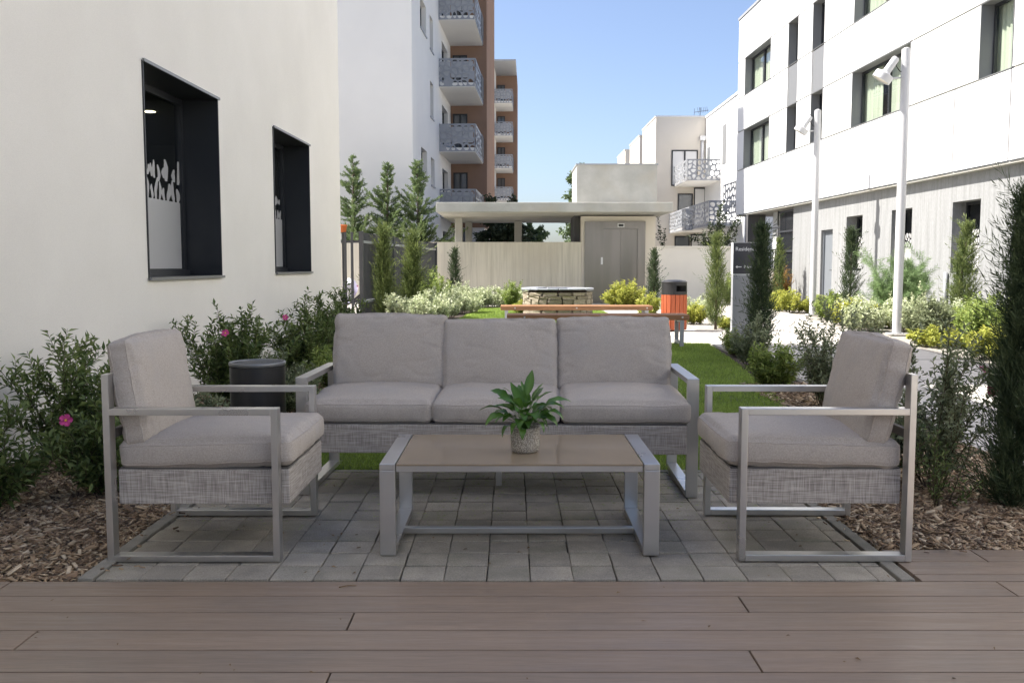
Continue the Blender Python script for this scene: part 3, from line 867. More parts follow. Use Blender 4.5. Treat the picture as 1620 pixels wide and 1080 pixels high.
# ================================================================== left building (white wall with two deep windows)
LB = thing('rendered_building', 'near white rendered building on the left with two deep dark windows', 'building', (-3.07, 0, 0), -0.0276)
LH = [(7.25, 8.93, 1.046, 2.735), (10.77, 12.45, 1.060, 2.750)]
holed_wall(0.0, [-14, 14.40], [-0.12, 6.45], LH, 0.02, -1).build('wall', 'stucco', LB)
MB().box(-12, -0.001, 4.22, 10.2, 6.45, 9.0).build('shading_storey', 'stucco', LB)  # unseen blocks here and below, heights stepped to shape shade and bounced sun
MB().box(-12, -0.001, 10.2, 14.40, 6.45, 11.3).build('shading_attic', 'stucco', LB)
MB().add([(0, 14.4, -.12), (-12, 14.4, -.12), (-12, 14.4, 6.45), (0, 14.4, 6.45)], [(0, 1, 2, 3)]).build('end_wall', 'stucco', LB)
MB().box(-12, 0.03, -14, 4.218, 6.451, 6.52).build('roof', 'concrete', LB)
MB().box(-12, 0.03, 4.2, 10.198, 9.001, 9.1).build('roof', 'concrete', LB)
MB().box(-12, 0.03, 10.17, 14.43, 11.301, 11.4).build('roof', 'concrete', LB)
for wi, (a, b, c, d) in enumerate(LH):
    t = 0.012; D_ = 0.40
    mb = MB()
    mb.box(-D_, 0.012, a, b, c, c + t); mb.box(-D_, 0.012, a, b, d - t, d)
    mb.box(-D_, 0.012, a, a + t, c + t, d - t); mb.box(-D_, 0.012, b - t, b, c + t, d - t)
    lining = mb.build('window_lining', 'frame_dark', LB)
    eb = MB().box(0.0125, 0.03, a - .01, b + .01, d - .012, d + .012)
    eb.build('drip_edge', 'frame_edge', lining)
    MB().box(0.0125, 0.035, a - .005, b + .012, c - .014, c + .010).build('sill_edge', 'frame_edge', lining)
    w = window(LB, -0.33, -1, a + t, b - t, c + t, d - t, fw=0.06, glass='glass_dark', room=0)
    MB().box(-0.328, -0.30, a + t, b - t, c + t + .002, c + t + .05).build('sill', 'frame_dark', w)
    # frosted film with leaf-like cut-outs
    f0, f1 = a + 0.075, b - 0.075
    fm = MB().box(-0.3575, -0.3555, f0, f1, c + .075, c + .70)
    rf = random.Random(5 + wi); yq = f0 + .02
    while yq < f1 - .08:
        wq = rf.uniform(.055, .10); lean_ = rf.uniform(-.07, .07)
        for (za, zb) in (((.70, .70 + rf.uniform(.10, .20)), (.86 + rf.uniform(0, .05), 1.0 + rf.uniform(-.06, .09)))):
            n_ = 6; left = []; right = []
            for i in range(n_ + 1):
                q = i / n_; zz = c + za + (zb - za) * q; ww = wq * .5 * (math.sin(math.pi * (.12 + .83 * q)) ** .6) * rf.uniform(.85, 1.1)
                yc = yq + wq / 2 + lean_ * (zz - c - .7) / .3 * (1 if za < .8 else -.7) + .012 * math.sin(q * 5 + yq * 30)
                left.append((-.3555, yc - ww, zz)); right.append((-.3555, yc + ww, zz))
            fm.add(left + right[::-1], [tuple(range(2 * n_ + 2))])
        yq += wq + rf.uniform(.014, .03)
    fm.build('frosted_film', 'film', w)
# lit room behind both windows
mat('room_pale', (0.22, 0.22, 0.18), rough=0.8)
rm = MB().box(-4.6, -0.42, 6.4, 14.3, -.05, 3.0).build('interior', 'room_pale', LB)
bm_ = bmesh.new(); bm_.from_mesh(rm.data)
bmesh.ops.delete(bm_, geom=[f for f in bm_.faces if abs(f.calc_center_median().x + .42) < .01], context='FACES'); bm_.to_mesh(rm.data); bm_.free()
MB().box(-4.55, -4.45, 8.0, 12.5, 2.35, 2.55).build('wall_beam', 'stucco', rm)
for (lx, ly) in ((-1.61, 11.2), (-1.61, 12.9), (-2.9, 12.2), (-1.6, 9.4)):
    MB().lathe([(0.0, 0), (0.06, 0), (0.07, .004)], 16, (lx, ly, 2.992)).build('ceiling_lamp', 'downlight', rm)

# ================================================================== right building
RB = thing('panel_building', 'white panel clad building on the right over a board marked concrete base', 'building', (8.81, 0, 0), 0.0276)
Y0, Y1 = -12.0, 32.6  # facade runs on unseen past the camera, lengthened to bounce sunlight
WIN = []   # (y0, y1, z0, z1, kind)
def addw(a, b, c, d, k): WIN.append((a, b, c, d, k))
for (c, d) in ((4.44, 5.76), (6.90, 8.15)):
    addw(28.93, 31.73, c, d, 'wide')
    addw(26.42, 27.24, c, d, 'slim'); addw(24.38, 25.24, c, d, 'slim')
    addw(19.40, 22.43, c, d, 'wide')
    addw(15.64, 16.68, c, d, 'slimr')
    addw(12.0, 14.2, c, d, 'wide'); addw(8.0, 10.5, c, d, 'wide')
ZR = [2.895, 4.44, 5.76, 6.90, 8.15, 9.60]
holes = [w[:4] for w in WIN]
infill = [(26.42, 27.24), (24.38, 25.24)]
holed_wall(0.02, [Y0, Y1], [2.94, 9.58], holes, 0.02, 1).build('wall', 'concrete', RB)
colcuts = sorted(set([Y0, -4.0, 2.0, 8.0, 10.5, 12.0, 14.2, 15.64, 16.68, 19.40, 22.43, 24.38, 25.24, 26.42, 27.24, 28.93, 31.73, Y1]))
g_ = 0.019
for j in range(5):
    z0, z1 = ZR[j], ZR[j + 1]
    wrow = j in (1, 3)
    if wrow: cuts = colcuts
    elif j == 2: cuts = [Y0, 8.0, 12.0, 15.64, 19.40, 22.43, 24.38, 25.24, 26.42, 27.24, 28.93, Y1]
    elif j == 0: cuts = [Y0, 8.0, 12.0, 15.64, 17.5, 22.43, 27.24, Y1]
    else: cuts = [Y0, 8.0, 12.0, 15.64, 19.40, 22.43, 26.42, 28.93, Y1]
    for i in range(len(cuts) - 1):
        a, b = cuts[i], cuts[i + 1]
        cy, cz = (a + b) / 2, (z0 + z1) / 2
        if any(h[0] < cy < h[1] and h[2] < cz < h[3] for h in holes): continue
        grey = j == 2 and (a, b) in infill
        o = MB().box(-0.03 if not grey else -0.012, 0.0, a + g_, b - g_, z0 + g_, z1 - g_).build('facade_panel', 'infill_grey' if grey else 'panel_white', RB)
        if grey: o['label'] = 'grey infill panel between two slim windows'
MB().box(-0.06, 14, Y0, Y1 + .03, 9.60, 9.68).build('roof', 'grey_metal', RB)
MB().box(0.0, 14, Y0, Y1, 2.862, 2.90).build('soffit', 'concrete', RB)
MB().box(0.0, 14, Y1 - 0.02, Y1, 2.92, 9.60).build('end_wall', 'panel_white', RB)
for (a, b, c, d, k) in WIN:
    t = 0.012; D_ = 0.26
    mb = MB()
    mb.box(-0.034, D_, a + .001, b - .001, c + .001, c + t); mb.box(-0.034, D_, a + .001, b - .001, d - t, d - .001)
    mb.box(-0.034, D_, a + .001, a + t, c + t, d - t); mb.box(-0.034, D_, b - t, b - .001, c + t, d - t)
    ln = mb.build('window_lining', 'reveal_grey', RB)
    if k == 'wide': window(RB, D_ - .06, 1, a + t, b - t, c + t, d - t, fw=.05, mull=(0.5,), curtain=[(0.02, 0.60), (0.68, 1.16)], room=1.6)
    elif k == 'slimr': window(RB, D_ - .06, 1, a + t, b - t, c + t, d - t, fw=.05, curtain=[(0.35, 1.25)], room=1.6)
    else: window(RB, D_ - .06, 1, a + t, b - t, c + t, d - t, fw=.045, room=1.6)
# concrete ground floor, set back under the cladding
GX = 0.16
GH = [(22.03, 23.01, 1.02, 2.355), (19.47, 20.45, 1.02, 2.365), (16.78, 17.79, 1.01, 2.36), (13.0, 14.0, 1.01, 2.36), (9.5, 10.5, 1.01, 2.36), (23.90, 24.72, -0.1, 2.09)]
holed_wall(GX, [Y0, 15.4, 18.6, 21.3, 24.0, 27.0], [-0.12, 2.86], GH, 0.34, 1).build('concrete_wall', 'concrete_boards', RB)
MB().box(GX + 0.004, 3.0, 26.75, 27.0, -.1, 2.858).build('wall_return', 'concrete_boards', RB)
for (a, b, c, d) in GH[:-1]:
    w = window(RB, GX + .26, 1, a + .004, b - .004, c + .004, d - .004, fw=.05, mull=(0.45,), glass='glass_dark', room=1.6)
    fm = MB().box(GX + .287, GX + .289, a + .06, b - .06, c + .06, c + .52)
    for poly in cells(b - a - .12, 0.34, 26, int(a * 7), 2.2):
        hp = shrink(poly, 0.76); fm.add([(GX + .2875, a + .06 + u, c + .51 + v) for u, v in hp], [tuple(range(len(hp)))])
    fm.build('frosted_film', 'film', w)
dr = MB().box(GX + .10, GX + .15, 23.94, 24.68, -.02, 2.05).build('door', 'door_grey', RB)
MB().box(GX + .06, GX + .18, 23.902, 23.94, -.02, 2.088).box(GX + .06, GX + .18, 24.68, 24.718, -.02, 2.088).box(GX + .06, GX + .18, 23.94, 24.68, 2.052, 2.088).build('door_frame', 'door_grey', dr)
MB().tube([(GX + .10, 24.04, 1.03), (GX + .04, 24.04, 1.03), (GX + .04, 24.18, 1.03)], .011, 8).build('handle', 'frame_edge', dr)
for k in range(6): MB().box(GX - .012, GX - .001, 23.1, 23.5, 0.12 + k * .06, 0.15 + k * .06).build('vent_slat', 'sign_white', RB)
MB().tube([(GX - .05, 17.86, 0), (GX - .05, 17.86, 1.02)], .035, 10).build('downpipe', 'grey_metal', RB, True)
# passage under the overhang
MB().box(0.02, 0.62, 31.2, 31.5, -.1, 2.858).build('pillar', 'pillar_dark', RB)
MB().box(2.6, 2.8, 27.0, 36.0, -.1, 2.858).build('passage_wall', 'stucco_cream', RB)
gr = MB().box(GX + .02, GX + .05, 27.04, 28.4, 0.05, 0.12).box(GX + .02, GX + .05, 27.04, 28.4, 1.55, 1.61).box(GX + .02, GX + .05, 27.04, 28.4, 2.15, 2.2).box(GX + .02, GX + .05, 27.04, 28.4, 2.74, 2.8).build('gate', 'grille_dark', RB)
for k in range(15):
    MB().box(GX + .052, GX + .072, 27.06 + k * .093, 27.085 + k * .093, 0.06, 2.80).build('bar', 'grille_dark', gr)
MB().box(GX + .10, GX + .115, 27.04, 28.3, 0.06, 2.1).build('gate_sheet', 'grille_dark', gr)
for k in range(3):
    MB().tube([(0.35 + .2 * k, 29.0 + .25 * k, 0), (0.35 + .2 * k, 29.0 + .25 * k, 2.85)], .022, 8).build('pipe', 'grille_dark', RB, True)
MB().box(0.32, 0.36, 28.6, 30.6, 2.32, 2.36).build('conduit', 'grille_dark', RB)
MB().box(.5, .75, 29.6, 30.0, -.05, 2.858).build('passage_column', 'panel_white', RB)
rl = MB().box(0.1, 0.13, 28.45, 30.4, 1.62, 1.66).box(0.1, 0.13, 28.45, 30.4, 1.18, 1.21).build('railing', 'grille_dark', RB)
for k in range(9): MB().box(.102, .126, 28.46 + k * .235, 28.48 + k * .235, 1.05, 1.62).build('baluster', 'grille_dark', rl)
MB().box(0.06, 0.18, 28.45, 31.1, -.1, 1.05).build('low_wall', 'stucco_cream', RB)
pierced('pierced_screen', 'balcony_metal', RB, 1.7, 1.12, 24, 77, lambda u, v, t: (-0.03 + t, 32.64 + u, 3.0 + v), .78)
# lower wing further back
# ================================================================== cream block behind
CB = thing('cream_apartment_block', 'cream apartment block in the distance with white pierced balconies', 'building', (8.5, 55.0, 0), 0)
MB().box(0, 3.0, 0, 5.5, 0, 9.87).build('wall', 'stucco_cream', CB)
MB().box(-.05, 3.0, -.05, 5.55, 9.87, 9.95).build('roof', 'panel_white', CB)
MB().box(2.95, 9.0, -9.5, 0.4, 0, 9.80).build('wing', 'panel_white', CB)
MB().box(2.90, 9.0, -9.55, 0.0, 9.80, 9.92).build('wing_roof', 'panel_white', CB)
def flatwin(parent, x0, x1, y, z0, z1, mull=True, blind=None, fm='frame_dark'):
    mb = MB().box(x0, x1, y - .05, y - .002, z0, z0 + .07).box(x0, x1, y - .05, y - .002, z1 - .07, z1).box(x0, x0 + .07, y - .05, y - .002, z0 + .07, z1 - .07).box(x1 - .07, x1, y - .05, y - .002, z0 + .07, z1 - .07)
    if mull: mb.box((x0 + x1) / 2 - .05, (x0 + x1) / 2 + .05, y - .05, y - .002, z0 + .07, z1 - .07)
    w = mb.build('window', fm, parent)
    MB().box(x0 + .07, x1 - .07, y - .02, y - .004, z0 + .07, z1 - .07).build('pane', blind or 'glass_solid', w)
    return w
mat('glass_solid', (0.10, 0.11, 0.12), rough=0.06, spec=0.8)
mat('blind', (0.66, 0.66, 0.66), rough=0.3, spec=0.6)
flatwin(CB, 0.95, 2.5, 0, 5.85, 7.95, True, 'blind'); flatwin(CB, 1.35, 2.25, 0, 3.2, 5.40, False, 'glass_solid'); flatwin(CB, 2.3, 3.0, 0, 3.2, 5.75, False, 'blind'); flatwin(CB, 1.2, 2.1, 0, 0.8, 2.9, False, 'glass_solid'); flatwin(CB, 2.15, 2.95, 0, 0.8, 3.0, False, 'blind')
MB().box(2.93, 2.948, -5.3, -4.5, 6.6, 8.7).build('window', 'reveal_grey', CB); MB().box(2.93, 2.948, -1.3, -0.6, 5.9, 8.0).build('window', 'glass_solid', CB)
MB().tube([(2.75, -.08, 5.9), (2.75, -.08, 8.6)], .09, 8).build('downpipe', 'panel_white', CB, True)
MB().box(2.6, 2.9, -.25, -.002, 8.5, 8.75).build('gutter_box', 'panel_white', CB)
b1 = balcony(CB, 3.2, 1.15, -4.0, -0.002, 5.80, 1.1, 0.2, 31, dens=34, back=False)
b2 = balcony(CB, 2.9, 1.29, -9.0, -0.002, 3.10, 1.2, 0.2, 41, dens=30, back=False)
b3 = balcony(CB, 1.27, 0.9, -5.0, -0.002, 3.05, 1.1, 0.2, 51, dens=10, back=False)
C2 = thing('stepped_block', 'white gabled block end stepping back just behind the cream block', 'building', (8.72, 63.5, 0), 0, 'far stepped blocks')
MB().box(0, 3, 0, 5.2, 0, 9.95).build('wall', 'stucco_cream', C2); MB().box(-.05, 3, -.05, 5.25, 9.95, 10.03).build('roof', 'panel_white', C2)
C3 = thing('stepped_block', 'farthest small white block left of the stepped row', 'building', (8.78, 72.0, 0), 0, 'far stepped blocks')
MB().box(0, 3, 0, 5.2, 0, 10.05).build('wall', 'stucco_cream', C3); MB().box(-.05, 3, -.05, 5.25, 10.05, 10.13).build('roof', 'panel_white', C3)
an = thing('roof_aerial', 'thin metal television aerial on the flat roof', 'aerial', (11.2, 55.5, 9.95))
MB().tube([(0, 0, 0), (0, 0, .55)], .02, 6).build('mast', 'grille_dark', an)
MB().tube([(-.35, 0, .28), (.5, 0, .40)], .014, 6).tube([(-.35, 0, 0.0), (-.35, 0, .5)], .012, 6).build('boom', 'grille_dark', an)
for k in range(6): MB().tube([(-.1 + k * .11, 0, .2 + .02 * k), (-.16 + k * .11, 0, .55 + .01 * k)], .010, 5).build('element', 'grille_dark', an)

# ================================================================== towers on the left
def tower(name, label, loc, rz, ylen_front, y_b0, y_b1, bx, brown_x, brown_y1, H, floors, scale_seed, wallw=12.0):
    T = thing(name, label, 'building', loc, rz)
    holes = []
    if ylen_front:
        holes += [(2.2, 3.9, 4.55, 5.7), (2.2, 3.9, 10.2, 11.35), (5.1, 6.3, 4.5, 5.65), (5.0, 6.1, 7.3, 8.75), (5.0, 6.1, 10.05, 11.4), (2.2, 3.9, 13.1, 14.3)]
        for z in floors: holes.append((9.2, 11.6, z + .22, z + 2.3))
    ya = 0 if ylen_front else y_b0 - 2
    holed_wall(0.0, [ya, y_b1], [0, H], holes, 0.25, -1).build('side_wall', 'stucco_tower', T)
    MB().add([(0, ya, 0), (-wallw, ya, 0), (-wallw, ya, H), (0, ya, H)], [(0, 1, 2, 3)]).build('front_wall', 'stucco_tower', T)
    MB().box(-wallw, brown_x, ya - .02, brown_y1, H, H + .12).build('roof', 'grey_metal', T)
    for (a, b, c, d) in holes:
        w = window(T, -.19, -1, a, b, c, d, fw=.07, glass='glass_dark', room=1.2)
        MB().box(-.05, .05, a - .04, b + .04, c - .06, c - .002).build('sill', 'grey_metal', w)
    MB().box(-1.0, brown_x, y_b1, brown_y1, 3.05, H - .002).build('brown_wall', 'stucco_brown', T)
    MB().box(-1.0, brown_x - .15, y_b1 + .1, brown_y1 - .1, 0, 3.05).build('ground_floor', 'stucco_tower', T)
    for i, z in enumerate(floors):
        flatwin(T, bx * .0 + .12, bx * .52, y_b1, z + .25, z + 2.45, True, 'glass_solid')
        b = balcony(T, 0.0, bx, y_b0, y_b1, z, seed=scale_seed + i * 9)
        MB().box(bx + .036, bx + .05, y_b1 - 1.3, y_b1 - .02, z + .25, z + 1.3).build('end_screen', 'pillar_dark', b)
    return T
tower('apartment_tower', 'tall white apartment tower with brown return wall and stacked grey balconies', (-3.58, 33.5, 0), -0.041, True, 8.1, 12.9, 1.60, 1.80, 19.3, 19.5, [0.45, 3.32, 6.20, 9.05, 11.95, 14.8], 100)
tower('apartment_tower', 'more distant apartment tower with flat roof and small grey balconies', (-1.72, 78.0, 0), -0.020, False, 6.0, 10.5, 1.62, 1.98, 16.0, 19.0, [1.2, 4.1, 7.0, 9.9, 12.8, 15.7], 300, 10)

# ================================================================== lift lobby, canopy and garden walls
LW = thing('garden_wall', 'board marked concrete garden wall left of the lift', 'wall', (0, 28.0, 0))
MB().box(-3.4, 2.10, 0, 0.22, 0, 1.86).build('wall', 'concrete_wall', LW)
MB().box(-3.4, 2.10, -.14, -.002, 0, 0.36).build('plinth', 'concrete', LW)
GW = thing('garden_wall', 'long garden wall of board marked concrete closing the fenced garden', 'wall', (0, 28.0, 0))
MB().box(-14, -3.41, 0, 0.22, 0, 1.86).build('wall', 'concrete_wall', GW)
WW = thing('garden_wall', 'low white rendered garden wall right of the lift', 'wall', (0, 28.0, 0))
MB().box(4.40, 7.75, 0.05, 0.27, 0, 1.70).build('wall', 'stucco', WW); MB().box(4.40, 7.75, 0.02, 0.30, 1.702, 1.74).build('coping', 'stucco', WW)
EL = thing('lift_lobby', 'concrete lift block with steel doors under the canopy', 'lift', (0, 28.0, 0))
MB().box(1.96, 4.38, 0.0, 2.2, 2.97, 4.17).build('upper_volume', 'concrete', EL)
MB().box(1.93, 4.41, -.03, 2.23, 4.17, 4.21).build('roof_edge', 'grey_metal', EL)
MB().box(2.11, 4.36, 0.02, 2.2, 0, 2.64).build('front_wall', 'stucco_cream', EL)
fr = MB().box(2.205, 4.045, -.04, .018, 2.26, 2.478).box(2.205, 2.78, -.04, .018, 0, 2.26).box(3.81, 4.045, -.04, .018, 0, 2.26).build('steel_surround', 'steel_door', EL)
MB().box(2.782, 3.292, -.012, .016, 0, 2.256).build('lift_door', 'steel_door', EL); MB().box(3.298, 3.808, -.004, .016, 0, 2.256).build('lift_door', 'steel_door', EL)
ind = MB().box(3.20, 3.40, -.06, -.041, 2.30, 2.42).build('floor_indicator', 'panel_white', fr); MB().box(3.225, 3.375, -.064, -.0605, 2.325, 2.395).build('display', 'black_metal', ind)
cb = MB().box(2.70, 2.76, -.06, -.041, 1.18, 1.40).build('call_panel', 'panel_white', fr)
CN = thing('canopy', 'flat concrete canopy slab on slender posts beside the lift', 'canopy', (0, 26.5, 0))
MB().box(-2.18, 4.62, 0, 6.8, 2.68, 2.955).build('slab', 'concrete', CN, bev=.015)
for (x, y, w_) in ((-1.70, 3.0, .24), (-1.52, 6.0, .24), (0.21, 5.5, .26)):
    MB().box(x - w_ / 2, x + w_ / 2, y - w_ / 2, y + w_ / 2, 0, 2.678).build('post', 'concrete', CN, bev=.02)
MB().box(1.92, 2.10, 2.0, 3.7, 0, 2.678).build('wing_wall', 'pillar_dark', CN)

# fence
FN = thing('slat_fence', 'dark grey vertical slat fence receding from the white wall', 'fence', (-3.01, 18.4, 0), -0.081)
FLn = 9.2
for z in (0.40, 1.60): MB().box(-.02, .02, 0, FLn, z, z + .05).build('rail', 'grey_metal', FN)
sl = MB().box(-.014, .014, -.022, .022, 0.12, 1.815).mesh('slat'); sl.materials.append(MATS['fence_dark'])
for k in range(84): obj('slat', sl, None, FN, (-.036, .07 + k * .109, 0))
for k in range(4): MB().box(-.04, .04, -.04 + k * 3.03, .04 + k * 3.03, 0, 1.83).build('post', 'fence_dark', FN)
FG = thing('slat_fence', 'short open section of dark fence meeting the white wall corner', 'fence', (-3.01, 18.4, 0))
for z in (0.14, 0.42, 1.60): MB().box(-2.6, -.042, -.02, .02, z, z + .05).build('rail', 'fence_dark', FG)
sl2 = MB().box(-.026, .026, -.014, .014, 0.10, 1.815).mesh('slat'); sl2.materials.append(MATS['fence_dark'])
for k in range(18): obj('slat', sl2, None, FG, (-.18 - k * .135, -.036, 0))

# ================================================================== furniture
def cushion_fn(w, d, h, seed, puff, r, wr):
    """maps the unit cube surface to a stuffed box cushion: rounded edges, crowned faces, puckers and creases"""
    sv_ = Vector((seed * 3.1, seed * 1.7, seed * 0.9))
    hx, hy, hz = w / 2, d / 2, h / 2
    rz = min(r, hz * .95)
    def fn(x, y, z):
        p = Vector((x * hx, y * hy, z * hz))
        q = Vector((max(-hx + r, min(hx - r, p.x)), max(-hy + r, min(hy - r, p.y)), max(-hz + rz, min(hz - rz, p.z))))
        dl = p - q
        if dl.length > 1e-9:
            dn = Vector((dl.x / r, dl.y / r, dl.z / rz)); m = max(abs(dn.x), abs(dn.y), abs(dn.z))
            dn = dn.normalized() * m
            p = q + Vector((dn.x * r, dn.y * r, dn.z * rz))
        cr = (1 - x * x) * (1 - y * y)
        sz = 1 if z > 0 else -1
        p.z += sz * abs(z) ** 2 * puff * cr ** 0.55
        p.x += (1 if x > 0 else -1) * abs(x) ** 6 * 0.012 * (1 - y * y) * (1 - z * z)
        p.y += (1 if y > 0 else -1) * abs(y) ** 6 * 0.012 * (1 - x * x) * (1 - z * z)
        e = max(abs(x), abs(y)) ** 5
        k = noise.noise(Vector((p.x * 30, p.y * 30, p.z * 8)) + sv_) * wr * e + noise.noise(Vector((p.x * 6, p.y * 6, p.z * 6)) + sv_) * wr * 1.5
        nr = Vector((x * abs(x) ** 4, y * abs(y) ** 4, z * abs(z) ** 2))
        if nr.length > 1e-6: p += nr.normalized() * k
        k2 = noise.noise(Vector((p.x * 17 + 3 * p.y, p.y * 17 - 2 * p.x, p.z * 3)) + sv_ * 3)
        p.z += sz * abs(z) * k2 * wr * .6 * (0.2 + max(abs(x), abs(y)) ** 3)
        # a few long creases that run in from the edges
        c1 = noise.noise(Vector((p.x * 5 + p.y * 2, p.y * 11 - p.x * 2, 0.0)) + sv_ * 2)
        p.z -= sz * abs(z) * max(0, .10 - abs(c1)) * .09 * wr / .009 * (0.25 + max(abs(x), abs(y)) ** 2)
        return p
    return fn

def cushion_mesh(fn, n=44):
    b = bmesh.new()
    bmesh.ops.create_cube(b, size=2.0)
    bmesh.ops.subdivide_edges(b, edges=list(b.edges), cuts=n, use_grid_fill=True)
    for v in b.verts: v.co = fn(*v.co)
    me = bpy.data.meshes.new('cushion'); b.to_mesh(me); b.free(); me.shade_smooth()
    return me

def piping_mesh(fn, z, r=0.0026):
    pts = []
    N = 26
    for (x0, y0, x1, y1) in ((-1, -1, 1, -1), (1, -1, 1, 1), (1, 1, -1, 1), (-1, 1, -1, -1)):
        for k in range(N):
            q = k / N; pts.append(fn(x0 + (x1 - x0) * q, y0 + (y1 - y0) * q, z))
    pts.append(pts[0].copy())
    return MB().tube(pts, r, 6, False).mesh('piping', True)

def add_cushion(name, parent, w, d, h, seed, loc, rot, puff=.03, wr=.004, r=.03):
    fn = cushion_fn(w, d, h, seed, puff, r, wr)
    c = obj(name, cushion_mesh(fn), 'fabric', parent, loc, rot)
    for s in (-1, 1): obj('piping', piping_mesh(fn, s * .72), 'fabric', c)
    return c

BW, BT = 0.052, 0.026     # flat bar: width, thickness

def side_frame_x(parent, yc, x_back, x_front, arm_h, post_h, name='side_frame', bw=BW):
    """closed flat-bar loop in the xz plane, centred on yc"""
    f = bpy.data.objects.new(name, None); link(f, parent)
    y0, y1 = yc - bw / 2, yc + bw / 2
    def part(nm, *a): MB().box(*a).build(nm, 'aluminium', f, bev=.0022)
    part('floor_bar', x_back + BT, x_front - BT, y0, y1, 0.003, BT + .003)
    part('front_leg', x_front - BT, x_front, y0, y1, 0.003, arm_h)
    part('rear_post', x_back, x_back + BT, y0, y1, 0.003, post_h)
    part('armrest', x_back + BT, x_front - BT, y0, y1, arm_h - BT, arm_h)
    for x in (x_back + .05, x_front - .05):
        MB().lathe([(0, 0), (.012, 0), (.012, .004), (0, .004)], 10, (x, yc, 0)).build('foot', 'black_metal', f)
    return f

def armchair(label, loc, rz, seed, group):
    A = thing('armchair', label, 'armchair', loc, rz, group)
    xb, xf, yw = -.335, .335, .357
    for s in (-1, 1): side_frame_x(A, s * (yw - BW / 2), xb, xf, .603, .735)
    yi = yw - BW - .002
    sb = MB().box(xb + .03, xf + .030, -yi, yi, .218, .356).build('seat_base', 'sling', A, bev=.006)
    MB().box(xb + .035, xf + .025, -yi + .004, yi - .004, .357, .362).build('seat_deck', 'back_sling', sb)
    MB().box(xb + .002, xb + .022, -yi, yi, .684, .728).build('back_rail', 'back_sling', A, bev=.002)
    MB().box(xb + .002, xb + .022, -yi, yi, .480, .515).build('back_rail', 'back_sling', A, bev=.002)
    add_cushion('seat_cushion', A, .680, .618, .108, seed, (.037, 0, .418), (0, R(-1.5), 0), .034, .0035, .03)
    return A

rq = random.Random(5)
chairL = armchair('grey cushioned armchair left of the table, facing right', (-1.236, 3.835, 0), 0.0, 1, 'pair of armchairs')
add_cushion('back_cushion', chairL, .415, .600, .092, 3, (-.268, -.005, .655), (0, R(90 - 9), R(1)), .034, .005, .02)
chairR = armchair('grey cushioned armchair right of the table, facing left', (1.222, 3.842, 0), math.pi - .01, 2, 'pair of armchairs')
add_cushion('back_cushion', chairR, .415, .600, .092, 4, (-.258, .005, .650), (0, R(90 - 13), R(-2)), .034, .005, .02)

S = thing('sofa', 'long three seat grey sofa with aluminium frame at the back of the patio', 'sofa', (-.068, 4.86, 0), -0.030)
sw = 1.0
def side_frame_y(parent, xc, y_front, y_back, arm_h, post_h):
    f = bpy.data.objects.new('side_frame', None); link(f, parent)
    x0, x1 = xc - BW / 2 - .003, xc + BW / 2 + .003
    def part(nm, *a): MB().box(*a).build(nm, 'aluminium', f, bev=.0022)
    part('floor_bar', x0, x1, y_front + BT, y_back - BT, .003, BT + .003)
    part('front_leg', x0, x1, y_front, y_front + BT, .003, arm_h)
    part('rear_post', x0, x1, y_back - BT, y_back, .003, post_h)
    part('armrest', x0, x1, y_front + BT, y_back - BT, arm_h - BT, arm_h)
for s in (-1, 1): side_frame_y(S, s * (sw - .029), -.36, .36, .595, .595)
ib = sw - .060
sb = MB().box(-ib, ib, -.385, .33, .222, .366).build('seat_base', 'sling', S, bev=.006)
MB().box(-ib + .005, ib - .005, -.38, .325, .367, .371).build('seat_deck', 'back_sling', sb)
MB().box(-ib, ib, .332, .358, .690, .728).build('back_rail', 'aluminium', S, bev=.002)
MB().box(-ib + .003, ib - .003, .338, .350, .367, .689).build('back_sling', 'back_sling', S)
for y in (-.13, .30): MB().box(-.012, .018, y - .02, y + .02, .003, .221).build('centre_leg', 'aluminium', S, bev=.002)
for i, (xc, dz) in enumerate(((-.637, 0), (0.0, -.004), (.640, .002))):
    add_cushion('seat_cushion', S, .640, .68, .118, 10 + i, (xc, -.045, .430 + dz * .3), (R(1.0), 0, R((.6, -.3, .4)[i])), .030, .0035, .036)
for i, (xc, zc, rx, rz_) in enumerate(((-.612, .672, 78, 1.5), (-.005, .648, 76, -.5), (.620, .658, 77, -1.2))):
    add_cushion('back_cushion', S, .618, .405, .105, 20 + i, (xc, .215 - .02 * (i == 1), zc), (R(rx), R((.5, -.8, -.4)[i]), R(rz_)), .034, .005, .02)

T = thing('coffee_table', 'low coffee table with tan glass top on aluminium loop legs', 'table', (.030, 3.878, 0))
th, tl, td = .372, .553, .322
for s in (-1, 1):
    f = bpy.data.objects.new('leg_frame', None); link(f, T)
    x0, x1 = sorted((s * tl, s * (tl - .062)))
    def part(nm, *a): MB().box(*a).build(nm, 'aluminium', f, bev=.0025)
    part('top_bar', x0, x1, -td, td, th - .026, th)
    part('front_leg', x0, x1, -td, -td + .026, .004, th - .0262)
    part('rear_leg', x0, x1, td - .026, td, .004, th - .0262)
    part('floor_bar', x0, x1, -td + .0262, td - .0262, .004, .030)
gl = MB().box(-tl + .066, tl - .066, -td + .004, td - .004, th - .009, th - .001).build('glass_top', 'tan_glass', T, bev=.0015)
for s in (-1, 1): MB().box(-tl + .064, tl - .064, s * (td - .03) - .014, s * (td - .03) + .014, th - .036, th - .0095).build('apron_rail', 'aluminium', T, bev=.002)
for x in (-.17, .19): MB().box(x - .02, x + .02, -td + .046, td - .046, th - .034, th - .0095).build('cross_rail', 'aluminium', T)
MB().box(-tl + .0625, tl - .0625, -.035, -.003, .008, .034).build('stretcher', 'aluminium', T, bev=.002)
for sx in (-1, 1):
    MB().lathe([(0, 0), (.010, 0), (.010, .003), (0, .003)], 10, (sx * (tl - .03), -td + .03, 0)).build('foot', 'black_metal', T)

